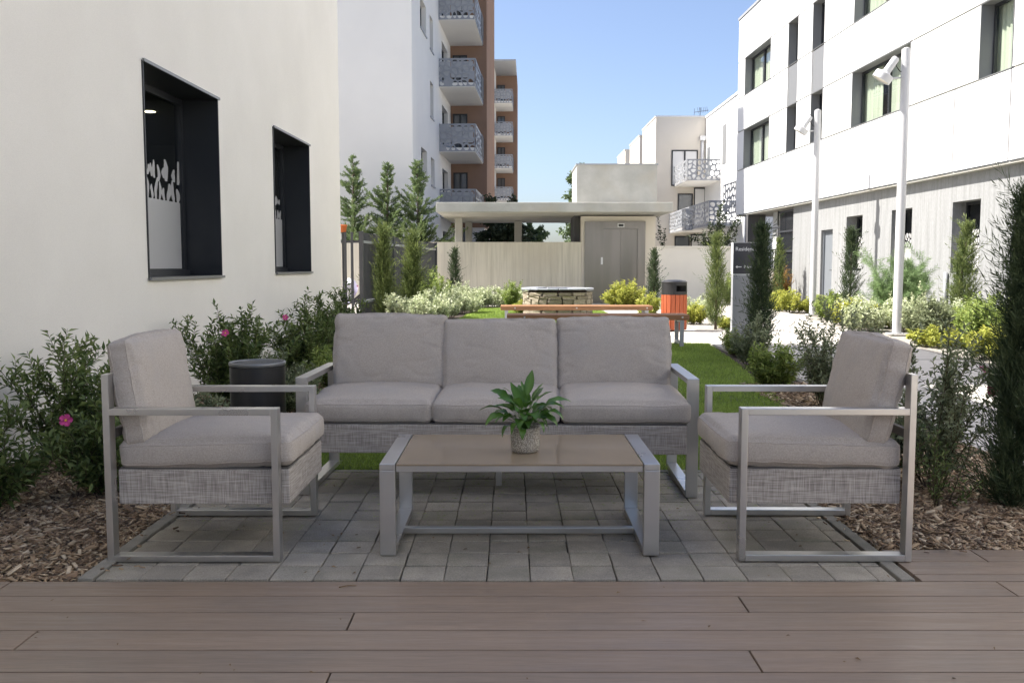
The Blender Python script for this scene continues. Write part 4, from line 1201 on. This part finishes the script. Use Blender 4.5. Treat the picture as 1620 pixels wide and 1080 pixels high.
# potted plant
pp = thing('potted_plant', 'small leafy plant in a dotted beige pot on the coffee table', 'plant', (.055, 3.812, th - .001 + .0005))
pot = MB().lathe([(0.0, 0.0), (.050, 0.0), (.056, .006), (.0605, .030), (.0625, .102), (.0605, .106), (.0575, .104), (.056, .085), (0, .083)], 40).build('pot', 'pot_dots', pp, True)
MB().lathe([(0, .089), (.0558, .0885)], 24).build('soil', 'soil', pp)
lr = random.Random(12)
LEAVES = [  # azimuth, reach, rise, length, width, droop
    (178, .075, .10, .105, .034, .9), (200, .07, .07, .10, .036, 1.2), (165, .06, .15, .085, .04, .5), (140, .05, .13, .09, .035, .6), (100, .04, .15, .08, .03, .3),
    (75, .03, .17, .12, .034, .1), (60, .05, .14, .09, .036, .4), (20, .075, .12, .115, .034, .8), (355, .06, .11, .10, .036, 1.1), (330, .065, .09, .10, .038, 1.2), (345, .05, .06, .09, .030, 1.3),
    (290, .045, .085, .09, .044, 1.1), (270, .04, .08, .085, .040, 1.2), (250, .04, .10, .08, .036, .9), (225, .05, .075, .08, .034, 1.1), (305, .055, .05, .075, .03, 1.5), (215, .06, .03, .07, .028, 1.5),
    (30, .03, .16, .08, .03, .2), (120, .03, .12, .07, .026, .4), (310, .03, .13, .08, .032, .6), (240, .03, .13, .075, .03, .7), (185, .035, .12, .08, .032, .6), (0, .035, .14, .085, .032, .5), (150, .055, .185, .045, .012, .6), (95, .03, .20, .05, .012, .4), (265, .055, .065, .08, .036, 1.4), (280, .02, .12, .07, .03, .8), (200, .02, .11, .07, .03, .8), (40, .06, .09, .09, .036, 1.1), (160, .065, .075, .085, .034, 1.0)]
LEAVES += [(az + 47, rc * .8, rise * .72, ln * .92, wd * .9, dr * 1.1) for (az, rc, rise, ln, wd, dr) in LEAVES[:22]]
for (az, rc, rise, ln, wd, dr) in LEAVES:
    rc *= 1.2; rise *= .82; ln *= 1.08; wd *= 1.42; dr *= 1.15
    a = R(az + lr.uniform(-8, 8)); ca, sa = math.cos(a), math.sin(a)
    b0 = Vector((ca * .012, sa * .012, .088)); tip = Vector((ca * rc, sa * rc, .088 + rise))
    mid = b0.lerp(tip, .5) + Vector((-ca * .012, -sa * .012, rise * .12))
    stem = [b0, mid, tip]
    n_ = 9; vs = []; fs = []; tn = []
    p = tip.copy(); ang = math.atan2(rise, rc) * .75
    tw = lr.uniform(-.5, .5)
    for i in range(n_ + 1):
        q = i / n_
        w_ = wd * .5 * (math.sin(math.pi * min(1, q * .92 + .06)) ** .8) * (1.15 - .55 * q) if 0 < i < n_ else .0012
        d = Vector((ca * math.cos(ang), sa * math.cos(ang), math.sin(ang)))
        s_ = Vector((-sa, ca, 0)); nn = s_.cross(d) * -1
        s2 = s_ * math.cos(tw) + nn * math.sin(tw)
        wav = .12 * math.sin(i * 1.9 + az)
        up = Vector((0, 0, 1))
        vs += [p - s2 * w_ + up * w_ * (.35 + wav), p, p + s2 * w_ + up * w_ * (.35 - wav)]
        tone = lr.uniform(0, .15)
        tn += [.35 + tone, .75, .35 + tone]
        p = p + d * ln / n_
        ang -= dr / n_ * 1.25
    for i in range(n_):
        k = 3 * i
        fs += [(k, k + 1, k + 4, k + 3), (k + 1, k + 2, k + 5, k + 4)]
    me = np_mesh('leaf', np.array([tuple(v) for v in vs]), np.array(fs), np.clip(np.array(tn) * lr.uniform(.4, 1.25), 0, 1)); me.shade_smooth()
    lf = obj('leaf', me, 'leaf_pot', pp)
    me2 = strands_mesh('stalk', [np.array([tuple(v) for v in stem])], [.0018], [.0012])
    a2 = me2.attributes.new('tint', 'FLOAT', 'POINT'); a2.data.foreach_set('value', np.full(len(me2.vertices), .5, dtype=np.float32))
    obj('stalk', me2, 'leaf_pot', lf)

# standing ashtray
AS = thing('standing_ashtray', 'black cylindrical ashtray bin with metal grate top behind left armchair', 'ashtray', (-1.368, 4.90, 0))
MB().lathe([(0, .002), (.143, .002), (.145, .006), (.145, .235), (.142, .239), (.145, .243), (.145, .612), (.138, .614)], 48).build('body', 'black_metal', AS, auto=True)
pan = MB(); n_ = 12
for i in range(n_):
    a0, a1 = R(-92 + 70 * i / n_), R(-92 + 70 * (i + 1) / n_)
    pan.add([(.147 * math.cos(a0), .147 * math.sin(a0), .25), (.147 * math.cos(a1), .147 * math.sin(a1), .25), (.147 * math.cos(a1), .147 * math.sin(a1), .42), (.147 * math.cos(a0), .147 * math.sin(a0), .42)], [(0, 1, 2, 3)])
pan.build('door_panel', 'black_metal', AS, True)
MB().lathe([(.147, .618), (.149, .621), (.149, .633), (.147, .637), (.138, .637), (.135, .632), (.135, .612)], 48).build('rim', 'frame_edge', AS, True)
gt = MB()
for k in range(-8, 9):
    c = k * .0155; hl = math.sqrt(max(0, .133 ** 2 - c ** 2))
    if hl > .01:
        gt.box(c - .0022, c + .0022, -hl, hl, .624, .628); gt.box(-hl, hl, c - .0022, c + .0022, .6285, .632)
gt.build('grate', 'frame_edge', AS)
MB().lathe([(0, .604), (.132, .604)], 32).build('sand_tray', 'gravel', AS)

# ================================================================== mid-ground objects
def bench(label, x0, x1, y0, group):
    B = thing('bench', label, 'bench', ((x0 + x1) / 2, y0 + .25, 0), 0, group)
    hl = (x1 - x0) / 2
    for k in range(4): MB().box(-hl, hl, -.25 + k * .127, -.25 + k * .127 + .119, .375, .45).build('plank', 'bench_wood', B, bev=.006)
    for s in (-1, 1):
        xe = s * (hl - .10)
        f = MB().box(xe - .03, xe + .03, -.23, .23, .343, .3745).build('leg_frame', 'grey_metal', B)
        for y in (-.21, .21): MB().box(xe - .028, xe + .028, y - .02, y + .02, 0, .343).build('leg', 'grey_metal', f)
        MB().box(xe - .026, xe + .026, -.19, .19, .03, .06).build('foot_bar', 'grey_metal', f)
    for x in (-hl + .25, 0, hl - .10):
        MB().lathe([(0, 0), (.014, 0), (.014, .004), (0, .005)], 10).build('bolt', 'aluminium', B, rot=(R(90), 0, 0), loc=(x, -.2505, .415))
    return B
bench('wooden slab bench in shade, nearer of the two benches', -.072, 2.53, 13.04, 'pair of wooden benches')
bench('sunlit orange wooden bench, farther of the two benches', -.198, 2.447, 15.91, 'pair of wooden benches')

TB = thing('litter_bin', 'round litter bin with orange wood slats and black hood beside the bench', 'bin', (2.855, 16.15, 0))
sl3 = MB().box(-.034, .034, -.011, .011, .03, .640).mesh('slat'); sl3.materials.append(MATS['bin_wood'])
for k in range(18):
    a = 2 * math.pi * k / 18 + .1
    obj('slat', sl3, None, TB, (.213 * math.sin(a), -.213 * math.cos(a), 0), (0, 0, a))
MB().lathe([(0, .05), (.196, .05), (.196, .64)], 32).build('liner', 'black_metal', TB, True)
hd = MB(); n_ = 40
prof = [(.222, .640), (.222, .70), (.222, .80), (.222, .845), (.226, .850), (.226, .862), (.20, .882), (.10, .898), (0.002, .902)]
for i in range(len(prof) - 1):
    for k in range(n_):
        a0, a1 = 2 * math.pi * k / n_, 2 * math.pi * (k + 1) / n_
        if i == 1:
            dg = math.degrees((a0 + a1) / 2) % 360
            if 268 < dg < 322 or 90 < dg < 145: continue
        (r0_, z0_), (r1_, z1_) = prof[i], prof[i + 1]
        hd.add([(r0_ * math.cos(a0), r0_ * math.sin(a0), z0_), (r0_ * math.cos(a1), r0_ * math.sin(a1), z0_), (r1_ * math.cos(a1), r1_ * math.sin(a1), z1_), (r1_ * math.cos(a0), r1_ * math.sin(a0), z1_)], [(0, 1, 2, 3)])
hd.build('hood', 'black_metal', TB, auto=True)
for z in (.15, .52): MB().lathe([(.198, z), (.203, z), (.203, z + .03), (.198, z + .03)], 32).build('hoop', 'black_metal', TB, True)

WL = thing('stone_well', 'low round dry stone well with slate slab coping beyond the benches', 'well', (1.033, 20.75, 0))
MB().lathe([(.60, 0), (.60, .60), (.66, .60), (.66, 0)], 32).build('core', 'soil', WL)
rs = random.Random(8)
def rock(sx, sy, sz, seed):
    b = bmesh.new(); bmesh.ops.create_cube(b, size=1.0)
    bmesh.ops.subdivide_edges(b, edges=list(b.edges), cuts=1, use_grid_fill=True)
    rr = random.Random(seed)
    for v in b.verts: v.co = Vector((v.co.x * sx * (1 + rr.uniform(-.12, .12)), v.co.y * sy * (1 + rr.uniform(-.16, .16)), v.co.z * sz * (1 + rr.uniform(-.12, .12))))
    me = bpy.data.meshes.new('stone'); b.to_mesh(me); b.free(); me.materials.append(MATS['stone']); return me
RK = [rock(.9, 1, .86, s) for s in range(8)]
z = 0.0; ci = 0
while z < .60:
    ch = rs.choice([.075, .095, .12]); ch = min(ch, .608 - z)
    if ch < .05: break
    a = rs.uniform(0, 1)
    end = a + 2 * math.pi
    while a < end - .08:
        ln = rs.uniform(.16, .36); da = ln / .70
        if a + da > end: da = end - a; ln = da * .70
        o = obj('stone', rs.choice(RK), None, WL, (.70 * math.cos(a + da / 2), .70 * math.sin(a + da / 2), z + ch / 2), (0, 0, a + da / 2 + math.pi / 2 + rs.uniform(-.05, .05)))
        o.scale = (ln * 1.05, .15, ch * 1.05)
        a += da
    z += ch
for k in range(7):
    a0, a1 = 2 * math.pi * k / 7 + .02 + .2, 2 * math.pi * (k + 1) / 7 - .02 + .2
    pts = [(.52 * math.cos(a0), .52 * math.sin(a0)), (.80 * math.cos(a0), .80 * math.sin(a0)), (.83 * math.cos((a0 * 2 + a1) / 3), .83 * math.sin((a0 * 2 + a1) / 3)), (.81 * math.cos((a0 + 2 * a1) / 3), .81 * math.sin((a0 + 2 * a1) / 3)), (.79 * math.cos(a1), .79 * math.sin(a1)), (.52 * math.cos(a1), .52 * math.sin(a1))]
    MB().prism(pts, .612 + rs.uniform(-.004, .006), .648 + rs.uniform(-.004, .008)).build('coping_slab', 'slate', WL, bev=.006)

# totem sign
SG = thing('sign_pillar', 'dark grey sign reading Residence on a pale grey pillar by the path', 'sign', (3.235, 13.45, 0), 0)
MB().box(0, .42, 0, .11, 0, 1.005).build('pillar', 'grey_metal', SG, bev=.004)
MB().box(.006, .414, .01, .10, 1.006, 1.03).build('neck', 'panel_white', SG)
pn = MB().box(0, .42, 0, .11, 1.031, 1.48).build('sign_panel', 'sign_dark', SG, bev=.004)
MB().box(-.006, -.0005, -.004, .114, 1.028, 1.484).build('sunlit_edge', 'panel_white', pn)  # white strip stands in for sunlight on the panel's left side face
MB().box(-.006, .426, -.004, .114, 1.481, 1.487).build('top_trim', 'panel_white', pn)
def text(name, body, size, x, z, parent, m='sign_white', y=-.0015):
    c = bpy.data.curves.new(name, 'FONT'); c.body = body; c.size = size; c.extrude = .0006; c.offset = .0006
    o = bpy.data.objects.new('t', c); link(o)
    dg = bpy.context.evaluated_depsgraph_get(); me = bpy.data.meshes.new_from_object(o.evaluated_get(dg))
    bpy.data.objects.remove(o)
    return obj(name, me, m, parent, (x, y, z), (R(90), 0, 0))
text('lettering', 'Residence', .078, .028, 1.365, pn)
text('small_lettering', '. . . . .', .03, .22, 1.345, pn)
text('direction_lettering', 'Réception', .060, .155, 1.110, pn)
MB().box(.050, .122, -.003, -.001, 1.124, 1.136).add([(.034, -.002, 1.130), (.062, -.002, 1.152), (.062, -.002, 1.140), (.052, -.002, 1.130), (.062, -.002, 1.120), (.062, -.002, 1.108)], [(0, 1, 2, 3), (0, 3, 4, 5)]).build('arrow', 'sign_white', pn)

# lamp posts
def lamp_post(label, x, y, rz, H=4.70, r=.073):
    L_ = thing('lamp_post', label, 'street lamp', (x, y, 0), rz, 'white courtyard lamp posts')
    MB().tube([(0, 0, .012), (0, 0, H)], r, 24).build('pole', 'lamp_paint', L_, auto=True)
    MB().box(-.14, .14, -.14, .14, 0, .014).build('base_plate', 'lamp_paint', L_, bev=.003)
    MB().lathe([(0, 0), (r * .8, 0), (r * .6, .018), (.01, .03), (0, .03)], 20, (0, 0, H)).build('cap', 'lamp_paint', L_, True)
    hz = H - .46
    MB().tube([(-.06, 0, hz), (-.22, 0, hz - .01), (-.30, 0, hz + .02)], .016, 8).build('arm', 'lamp_paint', L_, True)
    hd = MB().lathe([(0, .36), (.045, .36), (.062, .33), (.064, .10), (.085, .075), (.150, .06), (.158, .05), (.158, -.06), (.150, -.064), (.14, -.05)], 28).build('lamp_head', 'lamp_paint', L_, auto=True, loc=(-.36, 0, hz + .02), rot=(R(8), R(33), 0))
    MB().lathe([(0, -.045), (.14, -.048)], 24).build('lens', 'lens', hd)
    MB().tube([(-.20, 0, hz + .37), (-.10, -.02, hz + .33), (-.16, -.02, hz + .19), (-.10, -.02, hz + .10), (-.06, 0, hz + .10)], .008, 6).build('power_cable', 'cable', L_, True)
    return L_
lamp_post('tall white lamp post in the bed, nearer and larger of the two', 6.50, 15.45, -.1)
lamp_post('white lamp post farther along the path, smaller of the two', 7.03, 21.43, -.1)

# lounger seen through the fence
LG = thing('sun_lounger', 'dark reclined lounger with lavender towel seen through the fence', 'sun lounger', (-3.55, 20.3, 0), 0)
MB().tube([(-1.0, -.3, .32), (.0, -.3, .32), (.55, -.3, .80)], .018, 8).tube([(-1.0, .3, .32), (.0, .3, .32), (.55, .3, .80)], .018, 8).build('frame', 'black_metal', LG, True)
for (x, dx) in ((-.85, .1), (.1, .2), (.3, -.15)):
    for y in (-.3, .3): MB().tube([(x, y, .34 if x < .2 else .55), (x + dx, y, 0)], .015, 8).build('leg', 'black_metal', LG, True)
MB().add([(-1, -.29, .325), (-1, .29, .325), (0, .29, .325), (0, -.29, .325), (.55, .29, .805), (.55, -.29, .805)], [(0, 1, 2, 3), (3, 2, 4, 5)]).build('sling', 'pillar_dark', LG)
TW = tag(MB().add([(-3.85, 20.03, .347), (-3.85, 20.57, .347), (-3.55, 20.57, .347), (-3.55, 20.03, .347), (-3.02, 20.57, .815), (-3.02, 20.03, .815), (-2.96, 20.57, .74), (-2.96, 20.03, .74), (-3.5, 20.03, .42), (-3.2, 20.03, .68)], [(0, 1, 2, 3), (3, 2, 4, 5), (5, 4, 6, 7)]).build('towel', 'towel'), 'lavender towel draped over the back of the lounger', 'towel')
cm = bmesh.new(); bmesh.ops.create_icosphere(cm, subdivisions=3, radius=1)
for v in cm.verts:
    v.co *= 1 + .25 * noise.noise(v.co * 2.1); v.co = Vector((v.co.x * .16, v.co.y * .18, v.co.z * .22))
me = bpy.data.meshes.new('cloth'); cm.to_mesh(me); cm.free(); me.shade_smooth()
tag(obj('bundled_cloth', me, 'cloth_white', None, (-3.56, 20.2, .64)), 'white bundled cloth heaped on the lounger behind the fence', 'cloth')
op = thing('flower_pot', 'orange flower pot peeking past the white wall corner above the fence', 'flower pot', (-3.545, 19.3, 1.84))
MB().lathe([(0, 0), (.07, 0), (.09, .12), (.10, .125), (.10, .16), (.088, .16), (.085, .12), (0, .11)], 20).build('pot', 'orange_clay', op, True)
MB().lathe([(0, -1.84), (.16, -1.84), (.16, -1.80), (.02, -1.79), (.02, -.002), (.06, -.001), (0, 0)], 12).build('stand', 'fence_dark', op, True)

# ================================================================== vegetation
# three conifers in the garden behind the concrete wall
G_ = 'conifers in the fenced garden'
conifer('garden_conifer', 'feathery green conifer right beside the white wall corner', (-5.35, 31.2, 0), 4.85, 1.35, 3, 'leaf_conifer', 260, G_)
conifer('garden_conifer', 'feathery conifer in the middle of the three, narrow waist', (-4.20, 31.0, 0), 4.62, 1.3, 9, 'leaf_conifer', 250, G_, .01)
conifer('garden_conifer', 'feathery conifer nearest to the tower balconies', (-3.10, 31.0, 0), 4.66, 1.3, 15, 'leaf_conifer', 260, G_, -.015)
# columnar cypresses
C_ = 'columnar cypresses in the beds'
cypress('columnar_cypress', 'dark narrow cypress in front of the slat fence', (-2.72, 19.45, -.03), 2.05, .145, 21, 'leaf_cypress_lit', 700, 12, .34, .014, 30, C_)
cypress('columnar_cypress', 'light green cypress leaning on the fence side of the silver plants', (-2.24, 20.3, -.03), 1.95, .15, 22, 'leaf_cypress_lit', 600, 12, .36, .016, 40, C_, .03, [.55, .75, .9, 1.0, .55, .1])
cypress('columnar_cypress', 'small thin cypress against the concrete wall', (-1.61, 25.9, 0), 1.68, .16, 23, 'leaf_cypress', 420, 10, .26, .015, 16, C_)
cypress('columnar_cypress', 'thin cypress immediately right of the lift doors', (3.95, 25.6, 0), 1.66, .17, 24, 'leaf_cypress', 460, 10, .26, .015, 16, C_)
cypress('columnar_cypress', 'sunlit slim cypress between the litter bin and the sign', (3.66, 16.45, 0), 1.76, .145, 25, 'leaf_cypress_lit', 600, 11, .26, .011, 26, C_)
cypress('columnar_cypress', 'dark cypress growing in front of the Residence sign', (3.46, 12.75, -.03), 1.80, .135, 26, 'leaf_cypress', 900, 13, .28, .009, 40, C_)
cypress('columnar_cypress', 'yellowish slim cypress beside the dark passage gate', (7.55, 26.0, -.03), 2.0, .16, 27, 'leaf_cypress_lit', 450, 10, .26, .016, 12, C_)
cypress('columnar_cypress', 'slim cypress against the concrete facade between door and window', (7.55, 20.5, -.03), 2.05, .19, 28, 'leaf_cypress', 520, 11, .30, .014, 20, C_)
cypress('columnar_cypress', 'bushy cypress in front of the rightmost concrete window', (7.62, 15.6, -.03), 1.95, .22, 29, 'leaf_cypress_lit', 640, 12, .28, .012, 30, C_, .05)
cypress('columnar_cypress', 'large dark cypress at the right edge of the picture', (2.44, 4.36, -.03), 1.58, .112, 30, 'leaf_cypress', 2000, 17, .19, .0046, 150, C_, 0.0, [.85, 1.0, 1.0, .75, .4, .08], 'cypress', 0.0)
#@@VEG2
# shrubs along the left wall
Cg = 'pink flowering shrubs along the left wall'
shrub('rockrose_shrub', 'leafy green shrub at the left picture edge', 'shrub', (-2.52, 4.25, -.03), .62, .55, 41, 'leaf_cistus', 32, 6, .056, .019, .024, group=Cg, flowers=[(.16, -.30, .47)], low=.45)
shrub('rockrose_shrub', 'tall leafy shrub behind the left armchair against the wall', 'shrub', (-2.46, 5.2, -.03), .86, .52, 42, 'leaf_cistus', 34, 6, .058, .019, .024, group=Cg, low=.3)
shrub('rockrose_shrub', 'low spreading green shrub with one magenta flower by the left armchair', 'shrub', (-2.05, 4.62, -.03), .52, .55, 43, 'leaf_cistus', 36, 6, .054, .018, .023, group=Cg, flowers=[(-.09, -.27, .44), (.22, -.1, .36)], low=.4)
shrub('rockrose_shrub', 'bushy shrub right behind the black ashtray bin', 'shrub', (-2.28, 7.4, -.03), .90, .66, 44, 'leaf_cistus', 42, 6, .060, .021, .026, group=Cg, flowers=[(.07, -.35, .66)], low=.35)
shrub('rockrose_shrub', 'smaller shrub with a pink flower under the second window', 'shrub', (-2.2, 9.6, -.03), .84, .66, 45, 'leaf_cistus', 40, 6, .065, .023, .030, group=Cg, flowers=[(-.08, -.4, .66)], low=.35)
shrub('rockrose_shrub', 'dark shrub in the corner left of the sofa top', 'shrub', (-2.10, 11.2, -.03), .92, .6, 46, 'leaf_cistus', 50, 7, .07, .026, .028, group=Cg, low=.35)
shrub('silver_shrub', 'grey green downy shrub between ashtray and sofa arm', 'shrub', (-1.78, 7.2, -.03), .52, .52, 47, 'leaf_olive', 52, 6, .044, .020, .020, low=.4)
shrub('silver_shrub', 'grey green downy plant left of the ashtray bin', 'shrub', (-1.92, 5.7, -.03), .46, .40, 48, 'leaf_olive', 38, 6, .046, .020, .020, low=.4)
shrub('silver_shrub', 'pale green low plant behind the sofa left arm', 'shrub', (-1.62, 8.6, -.03), .50, .56, 49, 'leaf_bright', 50, 6, .055, .022, .022, low=.4)
# right side near shrubs
Cr = 'shrubs behind the right armchair'
shrub('rockrose_shrub', 'sparse tall shrub with pink flowers behind the right armchair', 'shrub', (2.22, 4.75, -.03), .78, .40, 51, 'leaf_olive', 22, 7, .040, .016, .022, .17, group=Cr, flowers=[(.10, -.28, .67), (.17, -.22, .56)])
shrub('silver_shrub', 'grey green downy shrub low behind the right armchair back post', 'shrub', (1.93, 4.85, -.03), .58, .40, 52, 'leaf_olive', 42, 7, .032, .017, .018, group=Cr, low=.35)
shrub('rockrose_shrub', 'thin upright stems of a small shrub beside the big cypress', 'shrub', (2.05, 4.35, -.03), .36, .3, 53, 'leaf_cistus', 9, 4, .034, .011, .028, .2, group=Cr)
shrub('rockrose_shrub', 'twiggy tall shrub rising behind the right chair cushion', 'shrub', (2.56, 7.4, -.03), .80, .40, 54, 'leaf_olive', 30, 7, .044, .016, .026, .16, group=Cr)
shrub('rockrose_shrub', 'bushy green shrub at the lawn edge left of the right chair cushion', 'shrub', (2.52, 8.7, -.03), .48, .44, 55, 'leaf_bright', 56, 7, .055, .022, .022, group=Cr, low=.4)
shrub('silver_shrub', 'downy grey shrub in front of the sign pillar', 'shrub', (2.78, 10.6, -.03), .55, .36, 56, 'leaf_olive', 44, 7, .050, .022, .026, group=Cr, low=.3)
shrub('rockrose_shrub', 'small round dark shrub at the foot of the sign pillar', 'shrub', (2.92, 11.9, -.03), .38, .38, 57, 'leaf_bright', 34, 6, .05, .02, .026, group=Cr, low=.45)
# silver planting by the fence
Sg = 'silver plants along the fence bed'
for i, (lb, x, y, h, r_, m_) in enumerate([
    ('silver leaved plant in the bed nearest the sofa top', -1.70, 18.3, .62, .55, 'leaf_silver'), ('silver plant under the light green cypress', -2.15, 18.6, .66, .45, 'leaf_silver'),
    ('broad silver plant in the middle of the fence bed', -1.62, 20.6, .68, .62, 'leaf_silver'), ('green twiggy plant rising above the silver plants at the fence', -2.05, 22.4, 1.05, .6, 'leaf_bright'),
    ('silver plant in front of the concrete wall', -1.2, 22.6, .62, .6, 'leaf_silver'), ('silver plant beside the thin wall cypress', -1.25, 25.1, .66, .55, 'leaf_silver'),
    ('flat silver plant at the lawn edge by the wall', -.5, 25.6, .60, .55, 'leaf_silver'), ('long silver plant below the wall plinth', .0, 26.0, .56, .5, 'leaf_silver')]):
    shrub('silver_plant', lb, 'plant', (x, y, -.03), h, r_, 60 + i, m_, 60, 6, .065, .032, .034, .12, group=Sg, low=.3, base_r=r_ * .55, spread=.75)
shrub('green_shrub', 'rounded green shrub left of the stone well', 'shrub', (-.02, 24.6, -.03), .78, .36, 70, 'leaf_bright', 34, 6, .07, .03, .035, low=.35)
shrub('lime_shrub', 'small yellow green shrub at the left foot of the well', 'shrub', (.18, 22.4, -.03), .34, .3, 71, 'leaf_lime', 26, 5, .06, .025, .034, low=.4)
shrub('lime_shrub', 'wide lime green shrub in front of the lift doors', 'shrub', (3.05, 25.0, 0), .72, .62, 72, 'leaf_lime', 80, 7, .07, .034, .034, low=.35, base_r=.3)
Yg = 'low yellow shrubs near the litter bin'
for i, (lb, x, y, h, r_, m_) in enumerate([
    ('yellow green shrub just left of the litter bin', 3.02, 20.5, .55, .30, 'leaf_lime'), ('lime shrub right of the litter bin', 3.52, 17.9, .42, .32, 'leaf_lime'),
    ('pale flowering plant behind the litter bin on the right', 3.62, 20.2, .55, .4, 'leaf_silver'), ('yellow shrub at the foot of the slim cypress', 3.95, 16.75, .22, .3, 'leaf_lime'),
    ('silver plant behind the slim cypress', 4.2, 20.5, .5, .4, 'leaf_silver')]):
    shrub('lime_shrub', lb, 'shrub', (x, y, 0), h, r_, 80 + i, m_, 52, 6, .060, .028, .03, .12, group=Yg, low=.4, base_r=r_ * .5, spread=.8)
shrub('green_shrub', 'green shrub against the white wall left of the sign', 'shrub', (6.45, 27.3, 0), .85, .42, 86, 'leaf_bright', 34, 6, .08, .034, .04, low=.35)
# bed along the right facade
Fg = 'shrubs in the bed along the right facade'
for i, (lb, x, y, h, r_, m_) in enumerate([
    ('lime green shrub left of the smaller lamp post', 6.95, 23.0, .66, .62, 'leaf_lime'), ('lime shrub farther along by the gate', 7.15, 25.2, .6, .5, 'leaf_lime'),
    ('green shrub right at the smaller lamp post', 7.35, 21.0, .75, .40, 'leaf_bright'), ('golden yellow shrub between the two lamp posts', 6.62, 18.0, .62, .40, 'leaf_lime'),
    ('pale silver plant left of the near lamp post', 6.35, 16.5, .66, .46, 'leaf_silver'), ('silver plant behind the golden shrub', 7.15, 19.0, .72, .55, 'leaf_silver'),
    ('silver green plant right of the near lamp post', 6.72, 14.7, .80, .46, 'leaf_olive'), ('tall silver plant behind the near lamp post', 7.1, 16.4, .86, .5, 'leaf_silver'),
    ('low golden mound at the path edge', 6.18, 13.3, .36, .46, 'leaf_lime'), ('second golden mound under the bright shrub', 6.62, 13.0, .40, .42, 'leaf_lime'),
    ('bright green bushy shrub left of the big cypress', 6.68, 12.9, .86, .46, 'leaf_bright'), ('lime mound partly behind the big cypress', 6.02, 11.5, .50, .34, 'leaf_lime'),
    ('grey green plant below the concrete wall downpipe', 7.3, 15.0, .75, .45, 'leaf_silver'), ('bright shrub under the rightmost concrete window', 7.35, 14.2, .95, .5, 'leaf_bright'),
    ('yellow shrub below the door', 7.55, 22.6, .55, .45, 'leaf_lime'), ('lime shrub in front of the slim facade cypress', 7.0, 20.0, .6, .5, 'leaf_bright'),
    ('pale plant under the middle concrete window', 7.6, 18.2, .7, .5, 'leaf_silver'), ('golden shrub right behind the near lamp post foot', 6.9, 17.3, .5, .42, 'leaf_lime')]):
    shrub('facade_shrub', lb, 'shrub', (x, y, -.03), h * .82, r_ * .9, 90 + i, m_, 70, 7, .060, .030, .03, .13, group=Fg, low=.38, base_r=r_ * .55, spread=.8)
shrub('rust_shrub', 'orange brown dried conifer shrub by the gate', 'shrub', (7.72, 26.4, -.03), 1.15, .30, 110, 'leaf_rust', 40, 6, .05, .02, .03, low=.2)
shrub('fennel_plant', 'large feathery green fennel behind the near lamp post', 'plant', (7.35, 17.3, -.03), 1.45, .72, 111, 'leaf_fennel', 60, 9, .10, .006, .012, .16, pairs=3, low=.3)
# plants behind the walls and far trees
shrub('dark_shrub', 'dark leaved sapling showing above the white garden wall', 'shrub', (6.35, 29.6, 0), 2.85, .65, 112, 'leaf_dark', 16, 6, .13, .07, .06, low=.1)
shrub('thin_sapling', 'thin dark sapling beside the lift block', 'sapling', (4.70, 29.0, 0), 2.9, .22, 113, 'leaf_dark', 3, 8, .12, .06, .06, sub_len=.13)
broadleaf('garden_tree', 'dark leafy tree seen under the canopy', (-.35, 40.0, 0), 3.5, 1.4, 5, 'leaf_dark', 60, .20)
broadleaf('garden_tree', 'small bushy tree showing low under the canopy right of the post', (1.1, 46.0, 0), 2.9, .9, 6, 'leaf_conifer', 40, .18)
broadleaf('poplar_tree', 'pale green tall tree just left of the lift block', (4.85, 62.0, 0), 7.2, 1.6, 7, 'leaf_poplar', 90, .30, None, .1)

# ================================================================== small litter
rng9 = np.random.default_rng(77)
def scatter(name, n, xr, yr, L, W, m, label, z=.003, tint=(0, 1), back=False):
    P = np.column_stack([rng9.uniform(*xr, n), (yr[1] - (yr[1] - yr[0]) * rng9.uniform(0, 1, n) ** 2.2) if back else rng9.uniform(*yr, n), np.full(n, z)])
    D = np.column_stack([rng9.normal(0, 1, (n, 2)), rng9.normal(0, .12, n)])
    o = obj(name, leaf_mesh(name, P, D, np.tile([0, 0, 1.0], (n, 1)) + rng9.normal(0, .2, (n, 3)), L * rng9.uniform(.4, 1.3, n), W * rng9.uniform(.5, 1.3, n), rng9.uniform(*tint, n)), m)
    return tag(o, label, name.replace('_', ' '), None, 'stuff')
scatter('grass_clippings', 1500, (-1.5, 1.35), (3.9, 5.05), .022, .0022, 'grass', 'cut grass blades lying on the pavers under the sofa', back=True)
scatter('leaf_litter', 60, (-1.55, 1.4), (3.3, 5.0), .022, .010, 'litter', 'tiny dry leaves scattered over the pavers', .004)
scatter('leaf_litter', 26, (-1.9, 2.0), (2.45, 3.26), .020, .008, 'litter', 'tiny dry leaves scattered over the deck', .004)
chips('spilled_chips', [(-1.60, 3.3), (-1.40, 3.3), (-1.45, 4.6), (-1.60, 4.6)], 110, 31, 'wood chips spilled onto the left paver edge', .7).location.z = .026
chips('spilled_chips', [(1.38, 3.7), (1.5, 3.66), (1.5, 5.0), (1.40, 5.0)], 160, 32, 'wood chips spilled onto the right paver edge', .7).location.z = .026
chips('spilled_chips', [(1.55, 3.58), (2.6, 3.58), (2.6, 3.66), (1.55, 3.66)], 120, 33, 'wood chips spilled onto the deck edge on the right', .6).location.z = .026
tw = MB().tube([(0, 0, .003), (.03, .004, .005), (.062, .002, .003)], [.0022, .002, .0012], 6).build('twig', 'litter', None, True, loc=(-.62, 3.20, 0), rot=(0, 0, .25)); tag(tw, 'pale short twig lying on the deck edge', 'twig')
